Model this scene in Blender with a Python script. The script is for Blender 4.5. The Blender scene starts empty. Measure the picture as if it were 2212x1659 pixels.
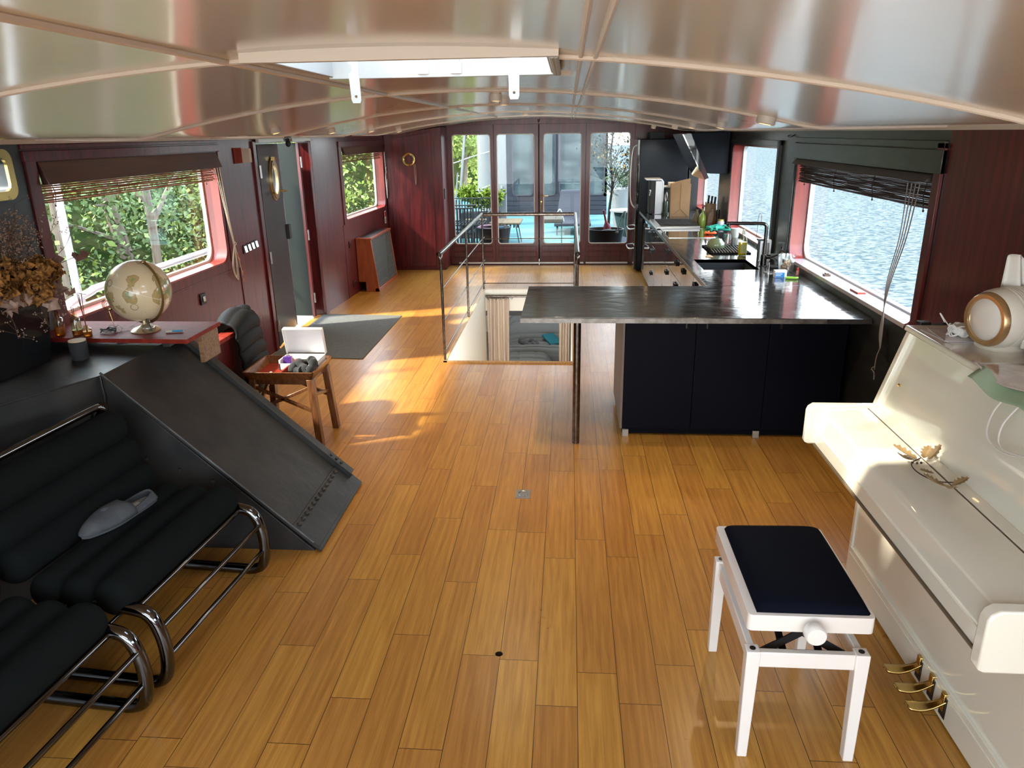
import bpy, bmesh, math, random
from mathutils import Vector, Matrix, geometry
random.seed(7)
C = bpy.context.scene.collection
scn = bpy.context.scene
PI = math.pi
# ------------------------------------------------------------------ camera
EYE = 2.10
PITCH, YAW, ROLL = math.radians(18.75), math.radians(4.5), math.radians(0.89)
cd = bpy.data.cameras.new('camera'); cam = bpy.data.objects.new('camera', cd); C.objects.link(cam)
cd.sensor_width = 36.0; cd.lens = 1597.0 / 2212 * 36.0; cd.clip_start = 0.05; cd.clip_end = 500
F = Vector((-math.sin(YAW)*math.cos(PITCH), math.cos(YAW)*math.cos(PITCH), -math.sin(PITCH)))
R0 = Vector((math.cos(YAW), math.sin(YAW), 0)); U0 = R0.cross(F)
R = R0*math.cos(ROLL) - U0*math.sin(ROLL); U = R.cross(F)
cam.matrix_world = Matrix(((R.x, U.x, -F.x, 0), (R.y, U.y, -F.y, 0), (R.z, U.z, -F.z, EYE), (0, 0, 0, 1)))
scn.camera = cam
scn.view_settings.view_transform = 'Standard'
scn.view_settings.look = 'None'
scn.view_settings.gamma = 1.0
scn.view_settings.use_curve_mapping = False
scn.view_settings.exposure = 1.15
scn.cycles.max_bounces = 8
scn.cycles.diffuse_bounces = 5
scn.cycles.glossy_bounces = 5
scn.cycles.transmission_bounces = 6
scn.cycles.transparent_max_bounces = 12
scn.cycles.caustics_reflective = False
scn.cycles.caustics_refractive = False
scn.cycles.sample_clamp_indirect = 6.0
# ------------------------------------------------------------------ sky and sun
SKY = 5.5
SUN = 8.0
w = bpy.data.worlds.new('sky'); scn.world = w; w.use_nodes = True
nt = w.node_tree; nt.nodes.clear()
wo = nt.nodes.new('ShaderNodeOutputWorld'); wb = nt.nodes.new('ShaderNodeBackground')
tc = nt.nodes.new('ShaderNodeTexCoord'); sp = nt.nodes.new('ShaderNodeSeparateXYZ'); cr = nt.nodes.new('ShaderNodeValToRGB')
nz = nt.nodes.new('ShaderNodeTexNoise'); nz.inputs['Scale'].default_value = 2.2; nz.inputs['Detail'].default_value = 4
ad = nt.nodes.new('ShaderNodeMath'); ad.operation = 'MULTIPLY_ADD'; ad.inputs[1].default_value = 0.35
cr.color_ramp.elements[0].position = 0.0; cr.color_ramp.elements[0].color = (0.93, 0.93, 0.90, 1)
cr.color_ramp.elements[1].position = 0.8; cr.color_ramp.elements[1].color = (0.72, 0.84, 1.0, 1)
nt.links.new(tc.outputs['Generated'], sp.inputs[0]); nt.links.new(tc.outputs['Generated'], nz.inputs['Vector'])
nt.links.new(nz.outputs['Fac'], ad.inputs[0]); nt.links.new(sp.outputs['Z'], ad.inputs[2])
nt.links.new(ad.outputs[0], cr.inputs['Fac']); nt.links.new(cr.outputs['Color'], wb.inputs['Color'])
wb.inputs['Strength'].default_value = SKY
nt.links.new(wb.outputs[0], wo.inputs['Surface'])
sd = bpy.data.lights.new('sun', 'SUN'); so = bpy.data.objects.new('sun', sd); C.objects.link(so)
sd.energy = SUN; sd.angle = math.radians(2.5); sd.color = (1.0, 0.90, 0.72)
SUNDIR = Vector((-0.80, -0.31, 0.74)).normalized()     # towards the sun
so.rotation_euler = SUNDIR.to_track_quat('Z', 'Y').to_euler()

# ------------------------------------------------------------------ helpers
def cr_pts(pts, k=6, closed=False):
    P = [Vector(p) for p in pts]; n = len(P); out = []
    rng = n if closed else n-1
    for i in range(rng):
        if closed: a, b, c, d = P[(i-1) % n], P[i], P[(i+1) % n], P[(i+2) % n]
        else: a, b, c, d = P[max(i-1, 0)], P[i], P[i+1], P[min(i+2, n-1)]
        for j in range(k):
            t = j/k
            out.append(0.5*((2*b)+(c-a)*t+(2*a-5*b+4*c-d)*t*t+(3*b-a-3*c+d)*t**3))
    if not closed: out.append(P[-1])
    return out
def rrect(x0, x1, y0, y1, r, n=5):
    out = []
    for cx, cy, a in ((x1-r, y1-r, 0), (x0+r, y1-r, 90), (x0+r, y0+r, 180), (x1-r, y0+r, 270)):
        for i in range(n+1):
            t = math.radians(a+90*i/n); out.append((cx+r*math.cos(t), cy+r*math.sin(t)))
    return out
def circ(cx, cy, r, n=24, ry=None):
    ry = ry or r
    return [(cx+r*math.cos(2*PI*i/n), cy+ry*math.sin(2*PI*i/n)) for i in range(n)]
def XY(z): return lambda u, v, w: (u, v, z+w)
def YZ(x): return lambda u, v, w: (x+w, u, v)
def XZ(y): return lambda u, v, w: (u, y+w, v)
class MB:
    def __init__(s): s.bm = bmesh.new()
    def box(s, x0, x1, y0, y1, z0, z1):
        v = [s.bm.verts.new(p) for p in ((x0,y0,z0),(x1,y0,z0),(x1,y1,z0),(x0,y1,z0),(x0,y0,z1),(x1,y0,z1),(x1,y1,z1),(x0,y1,z1))]
        for f in ((3,2,1,0),(4,5,6,7),(0,1,5,4),(1,2,6,5),(2,3,7,6),(3,0,4,7)): s.bm.faces.new([v[i] for i in f])
        return s
    def hexa(s, P):   # 8 corners, bottom ring then top ring
        v = [s.bm.verts.new(p) for p in P]
        for f in ((3,2,1,0),(4,5,6,7),(0,1,5,4),(1,2,6,5),(2,3,7,6),(3,0,4,7)): s.bm.faces.new([v[i] for i in f])
        return s
    def obox(s, c, size, M=None):
        c = Vector(c); M = M or Matrix.Identity(3); P = []
        for sz in (-.5, .5):
            for sx, sy in ((-.5,-.5),(.5,-.5),(.5,.5),(-.5,.5)):
                P.append(c+M @ Vector((sx*size[0], sy*size[1], sz*size[2])))
        return s.hexa(P)
    def bar(s, a, b, wx, wy, up=(0, 0, 1)):
        a = Vector(a); b = Vector(b); d = (b-a).normalized(); u = Vector(up)
        if abs(d.dot(u)) > .98: u = Vector((1, 0, 0))
        x = d.cross(u).normalized(); y = x.cross(d)
        P = [a+x*i*wx/2+y*j*wy/2 for i, j in ((-1,-1),(1,-1),(1,1),(-1,1))]+[b+x*i*wx/2+y*j*wy/2 for i, j in ((-1,-1),(1,-1),(1,1),(-1,1))]
        return s.hexa(P)
    def tube(s, pts, r, n=10, closed=False):
        P = [Vector(p) for p in pts]; m = len(P)
        rr = r if isinstance(r, (list, tuple)) else [r]*m
        T = []
        for i in range(m):
            a = P[(i-1) % m] if (closed or i > 0) else P[i]; b = P[(i+1) % m] if (closed or i < m-1) else P[i]
            t = (b-a); T.append(t.normalized() if t.length > 1e-9 else Vector((0, 0, 1)))
        u = T[0].cross(Vector((0, 0, 1)))
        if u.length < .05: u = T[0].cross(Vector((1, 0, 0)))
        u.normalize(); rings = []
        for i in range(m):
            u = (u-T[i]*u.dot(T[i]))
            if u.length < 1e-6: u = T[i].orthogonal()
            u.normalize(); v = T[i].cross(u)
            rings.append([s.bm.verts.new(P[i]+(u*math.cos(2*PI*k/n)+v*math.sin(2*PI*k/n))*rr[i]) for k in range(n)])
        for i in range(m if closed else m-1):
            A, B = rings[i], rings[(i+1) % m]
            for k in range(n): s.bm.faces.new((A[k], A[(k+1) % n], B[(k+1) % n], B[k]))
        if not closed:
            s.bm.faces.new(rings[0][::-1]); s.bm.faces.new(rings[-1])
        return s
    def cyl(s, a, b, r, n=20, r2=None): return s.tube([a, b], [r, r if r2 is None else r2], n)
    def lathe(s, prof, c=(0, 0, 0), n=24, M=None, sy=1.0):
        c = Vector(c); M = M or Matrix.Identity(3); rings = []
        for r, z in prof:
            if r < 1e-5: rings.append([s.bm.verts.new(c+M @ Vector((0, 0, z)))])
            else: rings.append([s.bm.verts.new(c+M @ Vector((r*math.cos(2*PI*k/n), r*sy*math.sin(2*PI*k/n), z))) for k in range(n)])
        for A, B in zip(rings, rings[1:]):
            for k in range(n):
                k2 = (k+1) % n
                if len(A) == 1 and len(B) == 1: continue
                if len(A) == 1: s.bm.faces.new((A[0], B[k2], B[k]))
                elif len(B) == 1: s.bm.faces.new((A[k], A[k2], B[0]))
                else: s.bm.faces.new((A[k], A[k2], B[k2], B[k]))
        return s
    def ball(s, c, r, n=16, sc=(1, 1, 1), M=None):
        M = (M or Matrix.Identity(3)) @ Matrix.Diagonal(sc)
        return s.lathe([(r*math.sin(PI*i/(n//2)), -r*math.cos(PI*i/(n//2))) for i in range(n//2+1)], c, n, M)
    def plate(s, outer, holes, fr, w0, w1):   # flat plate with holes, fr maps (u,v,w)
        loops = [outer]+list(holes)
        tris = geometry.tessellate_polygon([[Vector((p[0], p[1], 0)) for p in l] for l in loops])
        flat = [p for l in loops for p in l]
        A = [s.bm.verts.new(fr(u, v, w0)) for u, v in flat]; B = [s.bm.verts.new(fr(u, v, w1)) for u, v in flat]
        for t in tris:
            try: s.bm.faces.new([A[i] for i in t]); s.bm.faces.new([B[i] for i in reversed(t)])
            except ValueError: pass
        o = 0
        for l in loops:
            n = len(l)
            for i in range(n):
                j = (i+1) % n
                try: s.bm.faces.new((A[o+i], A[o+j], B[o+j], B[o+i]))
                except ValueError: pass
            o += n
        return s
    def prism(s, poly, fr, w0, w1): return s.plate(poly, [], fr, w0, w1)
    def grid(s, f, nu, nv, cu=False, cv=False, skip=None):
        V = [[s.bm.verts.new(f(i/(nu if cu else nu), j/(nv))) for j in range(nv if cv else nv+1)] for i in range(nu if cu else nu+1)]
        for i in range(nu):
            for j in range(nv):
                if skip and skip(i, j): continue
                i2 = (i+1) % len(V); j2 = (j+1) % len(V[0])
                s.bm.faces.new((V[i][j], V[i2][j], V[i2][j2], V[i][j2]))
        return s
    def quad(s, a, b, c, d): s.bm.faces.new([s.bm.verts.new(p) for p in (a, b, c, d)]); return s
    def build(s, name, mat, parent=None, bevel=0, smooth=True, solid=0, sub=0, segs=2, recalc=True):
        me = bpy.data.meshes.new(name)
        if recalc: bmesh.ops.recalc_face_normals(s.bm, faces=s.bm.faces[:])
        s.bm.to_mesh(me); s.bm.free()
        me.materials.append(mat)
        o = bpy.data.objects.new(name, me); C.objects.link(o)
        if smooth:
            for p in me.polygons: p.use_smooth = True
            me.set_sharp_from_angle(angle=math.radians(38))
        if parent: o.parent = parent
        if solid:
            m = o.modifiers.new('solid', 'SOLIDIFY'); m.thickness = solid; m.offset = 0
        if sub:
            m = o.modifiers.new('sub', 'SUBSURF'); m.levels = sub; m.render_levels = sub
        if bevel:
            m = o.modifiers.new('bevel', 'BEVEL'); m.width = bevel; m.segments = segs; m.limit_method = 'ANGLE'; m.angle_limit = math.radians(35)
            m.harden_normals = False
        return o
def tag(o, label, cat, group=None, kind=None):
    o['label'] = label; o['category'] = cat
    if group: o['group'] = group
    if kind: o['kind'] = kind
    return o
def thing(name, label, cat, loc=(0, 0, 0), rz=0, group=None):
    o = bpy.data.objects.new(name, None); C.objects.link(o); o.empty_display_size = .1
    o.location = loc; o.rotation_euler = (0, 0, rz)
    return tag(o, label, cat, group)
def struct(o, label=None):
    o['kind'] = 'structure'
    if label: o['label'] = label
    return o
def dup(root, loc=None, rz=None, label=None):
    r = root.copy(); C.objects.link(r)
    if loc is not None: r.location = loc
    if rz is not None: r.rotation_euler = (0, 0, rz)
    if label: r['label'] = label
    def rec(src, dst):
        for ch in [o for o in bpy.data.objects if o.parent == src]:
            c = ch.copy(); C.objects.link(c); c.parent = dst; rec(ch, c)
    rec(root, r)
    return r
def rotz(a): return Matrix.Rotation(a, 3, 'Z')
def rotx(a): return Matrix.Rotation(a, 3, 'X')
def roty(a): return Matrix.Rotation(a, 3, 'Y')
def jit(a): return random.uniform(-a, a)

# ------------------------------------------------------------------ materials
def mat(name, col, rough=.5, metal=0, coat=0, spec=.5, bump=None, var=None, coat_rough=.05, trans=0, ior=1.45, emit=None, sheen=0, alpha=1):
    m = bpy.data.materials.new(name); m.use_nodes = True; n = m.node_tree; b = n.nodes['Principled BSDF']
    b.inputs['Base Color'].default_value = (*col, 1); b.inputs['Roughness'].default_value = rough; b.inputs['Metallic'].default_value = metal
    b.inputs['Coat Weight'].default_value = coat; b.inputs['Coat Roughness'].default_value = coat_rough; b.inputs['Specular IOR Level'].default_value = spec
    b.inputs['Transmission Weight'].default_value = trans; b.inputs['IOR'].default_value = ior; b.inputs['Alpha'].default_value = alpha
    b.inputs['Sheen Weight'].default_value = sheen
    if emit: b.inputs['Emission Color'].default_value = (*emit[0], 1); b.inputs['Emission Strength'].default_value = emit[1]
    if bump or var:
        t = n.nodes.new('ShaderNodeTexCoord'); mp = n.nodes.new('ShaderNodeMapping'); n.links.new(t.outputs['Object'], mp.inputs[0])
    if var:   # (scale, stretch, col2, [lo,hi])
        sc, st, c2 = var[:3]; lo, hi = var[3] if len(var) > 3 else (.35, .65)
        mp.inputs['Scale'].default_value = st
        z = n.nodes.new('ShaderNodeTexNoise'); z.inputs['Scale'].default_value = sc; z.inputs['Detail'].default_value = 6
        r = n.nodes.new('ShaderNodeValToRGB'); r.color_ramp.elements[0].position = lo; r.color_ramp.elements[1].position = hi
        r.color_ramp.elements[0].color = (*col, 1); r.color_ramp.elements[1].color = (*c2, 1)
        n.links.new(mp.outputs[0], z.inputs['Vector']); n.links.new(z.outputs['Fac'], r.inputs[0]); n.links.new(r.outputs[0], b.inputs['Base Color'])
    if bump:  # (scale, stretch, strength, dist)
        mp2 = n.nodes.new('ShaderNodeMapping'); n.links.new(t.outputs['Object'], mp2.inputs[0]); mp2.inputs['Scale'].default_value = bump[1]
        z2 = n.nodes.new('ShaderNodeTexNoise'); z2.inputs['Scale'].default_value = bump[0]; z2.inputs['Detail'].default_value = 3
        bu = n.nodes.new('ShaderNodeBump'); bu.inputs['Strength'].default_value = bump[2]; bu.inputs['Distance'].default_value = bump[3] if len(bump) > 3 else .01
        n.links.new(mp2.outputs[0], z2.inputs['Vector']); n.links.new(z2.outputs['Fac'], bu.inputs['Height']); n.links.new(bu.outputs[0], b.inputs['Normal'])
        if coat: n.links.new(bu.outputs[0], b.inputs['Coat Normal'])
    return m
ONE = (1, 1, 1)
def glassmat(name, tint=(1, 1, 1), gloss=.10, rough=0.0, fres=.28):
    m = bpy.data.materials.new(name); m.use_nodes = True; n = m.node_tree; n.nodes.clear()
    o = n.nodes.new('ShaderNodeOutputMaterial'); mx = n.nodes.new('ShaderNodeMixShader'); t = n.nodes.new('ShaderNodeBsdfTransparent'); g = n.nodes.new('ShaderNodeBsdfGlossy')
    f = n.nodes.new('ShaderNodeLayerWeight'); f.inputs['Blend'].default_value = .25
    mul = n.nodes.new('ShaderNodeMath'); mul.operation = 'MULTIPLY_ADD'; mul.inputs[1].default_value = fres; mul.inputs[2].default_value = gloss*.3
    t.inputs['Color'].default_value = (*tint, 1); g.inputs['Roughness'].default_value = rough; g.inputs['Color'].default_value = (1, 1, 1, 1)
    n.links.new(f.outputs['Fresnel'], mul.inputs[0]); n.links.new(mul.outputs[0], mx.inputs[0])
    n.links.new(t.outputs[0], mx.inputs[1]); n.links.new(g.outputs[0], mx.inputs[2]); n.links.new(mx.outputs[0], o.inputs[0])
    return m
mahog = mat('mahogany', (.125, .011, .012), .36, coat=.35, coat_rough=.16, spec=.35, var=(5, (6, 6, .5), (.055, .005, .007)), bump=(8, (4, 4, .4), .06))
mahog_lit = mat('mahogany_lit_jamb', (.33, .045, .030), .35, coat=.5, coat_rough=.15, var=(5, (4, 4, .6), (.22, .03, .022)))  # jamb mahogany brightened in colour for the daylight falling on it
darkpaint = mat('charcoal_paint', (.028, .034, .037), .38, coat=.2, bump=(30, ONE, .08), var=(3, ONE, (.018, .022, .025)))
refldark = mat('dark_reflection_varnish', (.018, .018, .017), .30, coat=.35, coat_rough=.18, var=(4, (1, 1, 5), (.040, .042, .040), (.45, .75)), bump=(6, (1, 2, 8), .1))  # dark grey stands in for reflections on the glossy wall
navy = mat('navy_laminate', (.002, .003, .008), .5, spec=.12)
blacksteel = mat('black_painted_steel', (.020, .021, .022), .36, spec=.5, bump=(14, ONE, .25, .01), var=(5, ONE, (.034, .034, .034)))
ceilm = mat('cream_gloss_paint', (.60, .54, .455), .24, coat=.45, coat_rough=.13, spec=.7, bump=(2.2, (1.6, .5, 1), .05, .03))
beadm = mat('cream_bead_paint', (.62, .54, .47), .3)
whitep = mat('white_paint', (.80, .80, .78), .3, coat=.3)
brass = mat('brass', (.55, .38, .14), .25, metal=1)
steel = mat('brushed_steel', (.50, .49, .47), .28, metal=1)
steeltube = mat('worn_steel_tube', (.20, .18, .165), .25, metal=1, var=(30, ONE, (.12, .09, .075)))
chrome = mat('dark_chrome', (.13, .135, .14), .08, metal=1)
blackplastic = mat('black_plastic', (.012, .012, .013), .4)
rubber = mat('black_rubber', (.015, .015, .015), .7)
pianowhite = mat('ivory_lacquer', (.72, .71, .62), .18, coat=1, coat_rough=.02, spec=.6)
benchwhite = mat('white_lacquer', (.80, .78, .75), .25, coat=.6, coat_rough=.05)
velvet = mat('dark_navy_velvet', (.0022, .0035, .009), .9, spec=.12)
glass = glassmat('window_glass', (.9, .92, .92), .03, 0, .12)
mirror = mat('mirror_black', (.04, .045, .05), .04, metal=0, spec=1.0, coat=1, coat_rough=.02)
oakdark = mat('stool_wood', (.19, .075, .025), .4, coat=.3, var=(9, (8, 8, 1), (.09, .03, .010)))
orangewood = mat('orange_varnished_wood', (.36, .085, .022), .35, coat=.4, var=(5, (5, 5, .8), (.25, .05, .014)))
redwood = mat('red_varnished_wood', (.26, .030, .018), .5, spec=.12, var=(5, (5, 5, .8), (.17, .02, .013)))
woodend = mat('plywood_edge', (.16, .08, .035), .5, var=(6, (1, 12, 12), (.28, .16, .08)))
cream = mat('cream_wall_paint', (.74, .70, .62), .6)
# ------------------------------------------------------------------ floor
def floor_material():
    m = bpy.data.materials.new('oak_planks'); m.use_nodes = True; n = m.node_tree; L = n.links.new; b = n.nodes['Principled BSDF']
    N = n.nodes.new
    def M(op, a, c=None, d=None):
        x = N('ShaderNodeMath'); x.operation = op
        for i, v in enumerate((a, c, d)):
            if v is None: continue
            if isinstance(v, (int, float)): x.inputs[i].default_value = v
            else: L(v, x.inputs[i])
        return x.outputs[0]
    t = N('ShaderNodeTexCoord'); s = N('ShaderNodeSeparateXYZ'); L(t.outputs['Object'], s.inputs[0])
    X, Y = s.outputs['X'], s.outputs['Y']
    Wd, Ln = .162, 1.05
    xr = M('DIVIDE', M('ADD', X, .11+10*Wd), Wd); row = M('FLOOR', xr); fx = M('FRACT', xr)
    wn = N('ShaderNodeTexWhiteNoise'); wn.noise_dimensions = '1D'; L(row, wn.inputs['W'])
    yr = M('DIVIDE', M('ADD', Y, M('MULTIPLY', wn.outputs['Value'], 7.3)), Ln); col = M('FLOOR', yr); fy = M('FRACT', yr)
    cv = N('ShaderNodeCombineXYZ'); L(row, cv.inputs[0]); L(col, cv.inputs[1])
    w2 = N('ShaderNodeTexWhiteNoise'); w2.noise_dimensions = '2D'; L(cv.outputs[0], w2.inputs['Vector'])
    rnd = w2.outputs['Value']
    # grain
    gv = N('ShaderNodeCombineXYZ'); L(M('MULTIPLY', X, 26), gv.inputs[0]); L(M('MULTIPLY', Y, 1.6), gv.inputs[1]); L(M('MULTIPLY', rnd, 37), gv.inputs[2])
    g1 = N('ShaderNodeTexNoise'); g1.inputs['Scale'].default_value = 1.0; g1.inputs['Detail'].default_value = 6; g1.inputs['Distortion'].default_value = 1.2; L(gv.outputs[0], g1.inputs['Vector'])
    fv = N('ShaderNodeCombineXYZ'); L(M('MULTIPLY', X, 170), fv.inputs[0]); L(M('MULTIPLY', Y, 5), fv.inputs[1]); L(M('MULTIPLY', rnd, 91), fv.inputs[2])
    g2 = N('ShaderNodeTexNoise'); g2.inputs['Scale'].default_value = 1.0; g2.inputs['Detail'].default_value = 3; L(fv.outputs[0], g2.inputs['Vector'])
    # cathedral rings
    wv = N('ShaderNodeTexWave'); wv.wave_type = 'BANDS'; wv.bands_direction = 'X'; wv.inputs['Scale'].default_value = .55; wv.inputs['Distortion'].default_value = 9; wv.inputs['Detail'].default_value = 2; wv.inputs['Detail Scale'].default_value = .6
    wvv = N('ShaderNodeCombineXYZ'); L(M('MULTIPLY', X, 16), wvv.inputs[0]); L(M('MULTIPLY', Y, 1.5), wvv.inputs[1]); L(M('MULTIPLY', rnd, 23), wvv.inputs[2]); L(wvv.outputs[0], wv.inputs['Vector'])
    mixg = M('ADD', M('MULTIPLY', g1.outputs['Fac'], .55), M('ADD', M('MULTIPLY', g2.outputs['Fac'], .37), M('MULTIPLY', wv.outputs['Fac'], .08)))
    r = N('ShaderNodeValToRGB'); e = r.color_ramp.elements
    e[0].position = .30; e[0].color = (.30, .122, .020, 1); e[1].position = .72; e[1].color = (.54, .268, .055, 1)
    L(mixg, r.inputs[0])
    hs = N('ShaderNodeHueSaturation'); L(r.outputs[0], hs.inputs['Color'])
    L(M('MULTIPLY_ADD', rnd, .20, .86), hs.inputs['Value']); L(M('MULTIPLY_ADD', w2.outputs['Value'], .010, .495), hs.inputs['Hue'])
    # gaps
    gx = M('MINIMUM', fx, M('SUBTRACT', 1, fx)); gy = M('MULTIPLY', M('MINIMUM', fy, M('SUBTRACT', 1, fy)), Ln/Wd)
    gap = M('SMOOTH_MIN', gx, gy, .002); gf = M('LESS_THAN', gap, .0085)
    mx = N('ShaderNodeMix'); mx.data_type = 'RGBA'; L(gf, mx.inputs['Factor']); L(hs.outputs[0], mx.inputs[6]); mx.inputs[7].default_value = (.045, .018, .006, 1)
    L(mx.outputs[2], b.inputs['Base Color'])
    rn = N('ShaderNodeTexNoise'); rn.inputs['Scale'].default_value = 3; rn.inputs['Detail'].default_value = 5; L(t.outputs['Object'], rn.inputs['Vector'])
    L(M('MULTIPLY_ADD', rn.outputs['Fac'], .12, .24), b.inputs['Roughness'])
    b.inputs['Coat Weight'].default_value = .10; b.inputs['Specular IOR Level'].default_value = .5; b.inputs['Coat Roughness'].default_value = .25
    bu = N('ShaderNodeBump'); bu.inputs['Strength'].default_value = .12; bu.inputs['Distance'].default_value = .004
    L(M('SUBTRACT', mixg, M('MULTIPLY', gf, 1.5)), bu.inputs['Height']); L(bu.outputs[0], b.inputs['Normal'])
    return m
oak = floor_material()
XR = 1.95
def xl(y): return -3.0 if y < 8.8 else -3.0+(y-8.8)*.035
FY = 12.4
HX0, HX1, HY0, HY1 = -1.17, .05, 6.80, 10.25
mb = MB(); mb.plate([(-3.1, -2.6), (XR+.1, -2.6), (XR+.1, FY+.1), (-3.1, FY+.1)], [[(HX0, HY0), (HX1, HY0), (HX1, HY1), (HX0, HY1)], circ(-.278, 2.6, .017, 16)], XY(0), -.09, 0)
struct(mb.build('floor', oak, smooth=False))
mb = MB(); mb.lathe([(.0165, -.002), (.0150, -.03), (.014, -.085), (0, -.085)], (-.278, 2.6, 0), 16)
tag(mb.build('drain_hole', mat('hole_dark', (.01, .006, .004), .8)), 'small round dark hole drilled in the oak floor boards', 'hole')
# wood lip round the stairwell
lip = mat('pale_oak_edge', (.62, .40, .19), .4, var=(6, (10, 1, 1), (.5, .3, .13)))
mb = MB(); mb.plate([(HX0-.035, HY0-.0), (HX1+.02, HY0-.0), (HX1+.02, HY1+.03), (HX0-.035, HY1+.03)], [[(HX0, HY0+.012), (HX1, HY0+.012), (HX1, HY1), (HX0, HY1)]], XY(0), -.05, .022)
# ------------------------------------------------------------------ ceiling
def cz(x, y):
    c = .0667 if y < 6 else .0667-(y-6)/6.4*.0215
    return max(2.318-c*(x+.53)**2, 2.106)
SX0, SX1, SY0, SY1 = -.835, -.06, 2.10, 2.76
xs = sorted(set([round(-3.15+i*(5.25/66), 4) for i in range(67)]+[SX0, SX1])); ys = sorted(set([-2.7+i*.36 for i in range(43)]+[SY0, SY1, -1.9, -.6]))
xs = [x for x in xs if not any(0 < abs(x-s) < .02 for s in (SX0, SX1))]
mb = MB(); V = [[mb.bm.verts.new((x, y, cz(x, y))) for y in ys] for x in xs]
for i in range(len(xs)-1):
    for j in range(len(ys)-1):
        if xs[i] >= SX0-1e-6 and xs[i+1] <= SX1+1e-6 and ys[j] >= SY0-1e-6 and ys[j+1] <= SY1+1e-6: continue
        if -1.55 < xs[i] < .3 and -1.91 < ys[j] < -.61: continue      # unseen roof opening added behind the camera for more daylight
        mb.bm.faces.new((V[i][j], V[i+1][j], V[i+1][j+1], V[i][j+1]))
co = mb.build('ceiling', ceilm); struct(co)
m_ = co.modifiers.new('solid', 'SOLIDIFY'); m_.thickness = .05; m_.offset = 1 if co.data.polygons[0].normal.z > 0 else -1
nb = [0]
def trim(mb, m=beadm, **k):
    nb[0] += 1; return struct(mb.build('trim_%d' % nb[0], m, **k))
def bead_t(y, x0=-3.0, x1=XR, r=.011):
    n = 60; mb = MB(); mb.tube([(x0+(x1-x0)*i/n, y, cz(x0+(x1-x0)*i/n, y)-.002) for i in range(n+1)], r, 8); trim(mb)
for y in (2.20,): bead_t(y, -3.0, SX0-.01); bead_t(y, SX1+.03, XR)
for y in (.1, 4.12, 6.2, 8.35, 10.4): bead_t(y)
def bead_l(x, w=.011, y0=-2.6, y1=FY):
    mb = MB(); mb.tube([(x, y0+(y1-y0)*i/50, cz(x, y0+(y1-y0)*i/50)-.002) for i in range(51)], w, 8); trim(mb)
bead_l(-.965, .012); bead_l(.028, .007); bead_l(.068, .007); bead_l(-1.98, .008, -2.6, .1)
for x0, x1 in ((-3.0, -2.955), (XR-.045, XR)):
    mb = MB(); mb.box(x0, x1, -2.6, 11.9 if x0 < 0 else FY, 2.082, 2.112); trim(mb)
# ------------------------------------------------------------------ skylight hatch
sk = thing('skylight_hatch', 'open white skylight hatch in the curved cream ceiling', 'skylight', ((SX0+SX1)/2, (SY0+SY1)/2, 2.31))
def loc(mb_o, p): mb_o.parent = p; mb_o.matrix_parent_inverse = Matrix.Translation(p.location).inverted() if p.rotation_euler.z == 0 else (Matrix.Translation(p.location) @ Matrix.Rotation(p.rotation_euler.z, 4, 'Z')).inverted(); return mb_o
mb = MB()
mb.box(SX0-.01, SX0+.005, SY0, SY1, 2.295, 2.50); mb.box(SX1-.005, SX1+.01, SY0, SY1, 2.295, 2.50); mb.box(SX0-.01, SX1+.01, SY1-.006, SY1+.01, 2.288, 2.50)
loc(mb.build('coaming', mat('coaming_paint', (.40, .41, .40), .5, spec=.2), bevel=.002), sk)
mb = MB(); P = []
for i in range(25):
    x = SX0-.04+(SX1-SX0+.07)*i/24; P.append((x, cz(x, SY0)+.004))
poly = [(SX0-.04, 2.286)]+P+[(SX1+.03, 2.286)]
mb.prism(poly, XZ(SY0-.03), 0, .03); loc(mb.build('front_board', beadm, bevel=.004), sk)
mb = MB(); mb.box(SX0-.02, SX1+.02, SY0+.02, SY1+.02, 2.500, 2.512); loc(mb.build('hatch_glass', glassmat('frosted_hatch', (.74, .75, .76), .1)), sk)
mb = MB(); mb.tube([(SX1+.012, SY0+.02, 2.296), (SX1+.012, SY1, 2.296)], .012, 8); mb.tube([(SX1+.022, SY0+.02, 2.292), (SX1+.022, SY1, 2.292)], .008, 8); loc(mb.build('rubber_seal', mat('grey_seal', (.35, .36, .34), .5)), sk)
def hatch_bracket(x, y, tilt):
    mb = MB(); Mx = rotx(tilt)
    mb.plate([(-.016, -.09), (-.012, -.1), (.012, -.1), (.016, -.09), (.016, 0), (.022, .1), (-.022, .1), (-.016, .02), (-.006, .015), (-.006, -.004), (-.018, -.01)], [circ(0, .045, .007, 10), circ(0, -.08, .005, 8)], lambda u, v, w: tuple(Vector((x, y, 2.30))+Mx @ Vector((u, w, v))), 0, .004)
    return loc(mb.build('bracket', mat('bracket_paint', (.42, .42, .40), .5)), sk)
hatch_bracket(-.70, 2.55, .1); hatch_bracket(-.175, 2.50, -.12)
for x in (-.51, -.395):
    mb = MB(); mb.box(x-.014, x+.014, SY1-.011, SY1-.006, 2.315, 2.44); loc(mb.build('strap', mat('grey_strap', (.42, .40, .38), .5)), sk)
    mb = MB(); mb.box(x-.02, x+.02, SY1-.014, SY1-.006, 2.298, 2.335); mb.cyl((x, SY1-.018, 2.315), (x, SY1-.010, 2.315), .006, 8); loc(mb.build('strap_plate', whitep, bevel=.002), sk)
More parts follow.
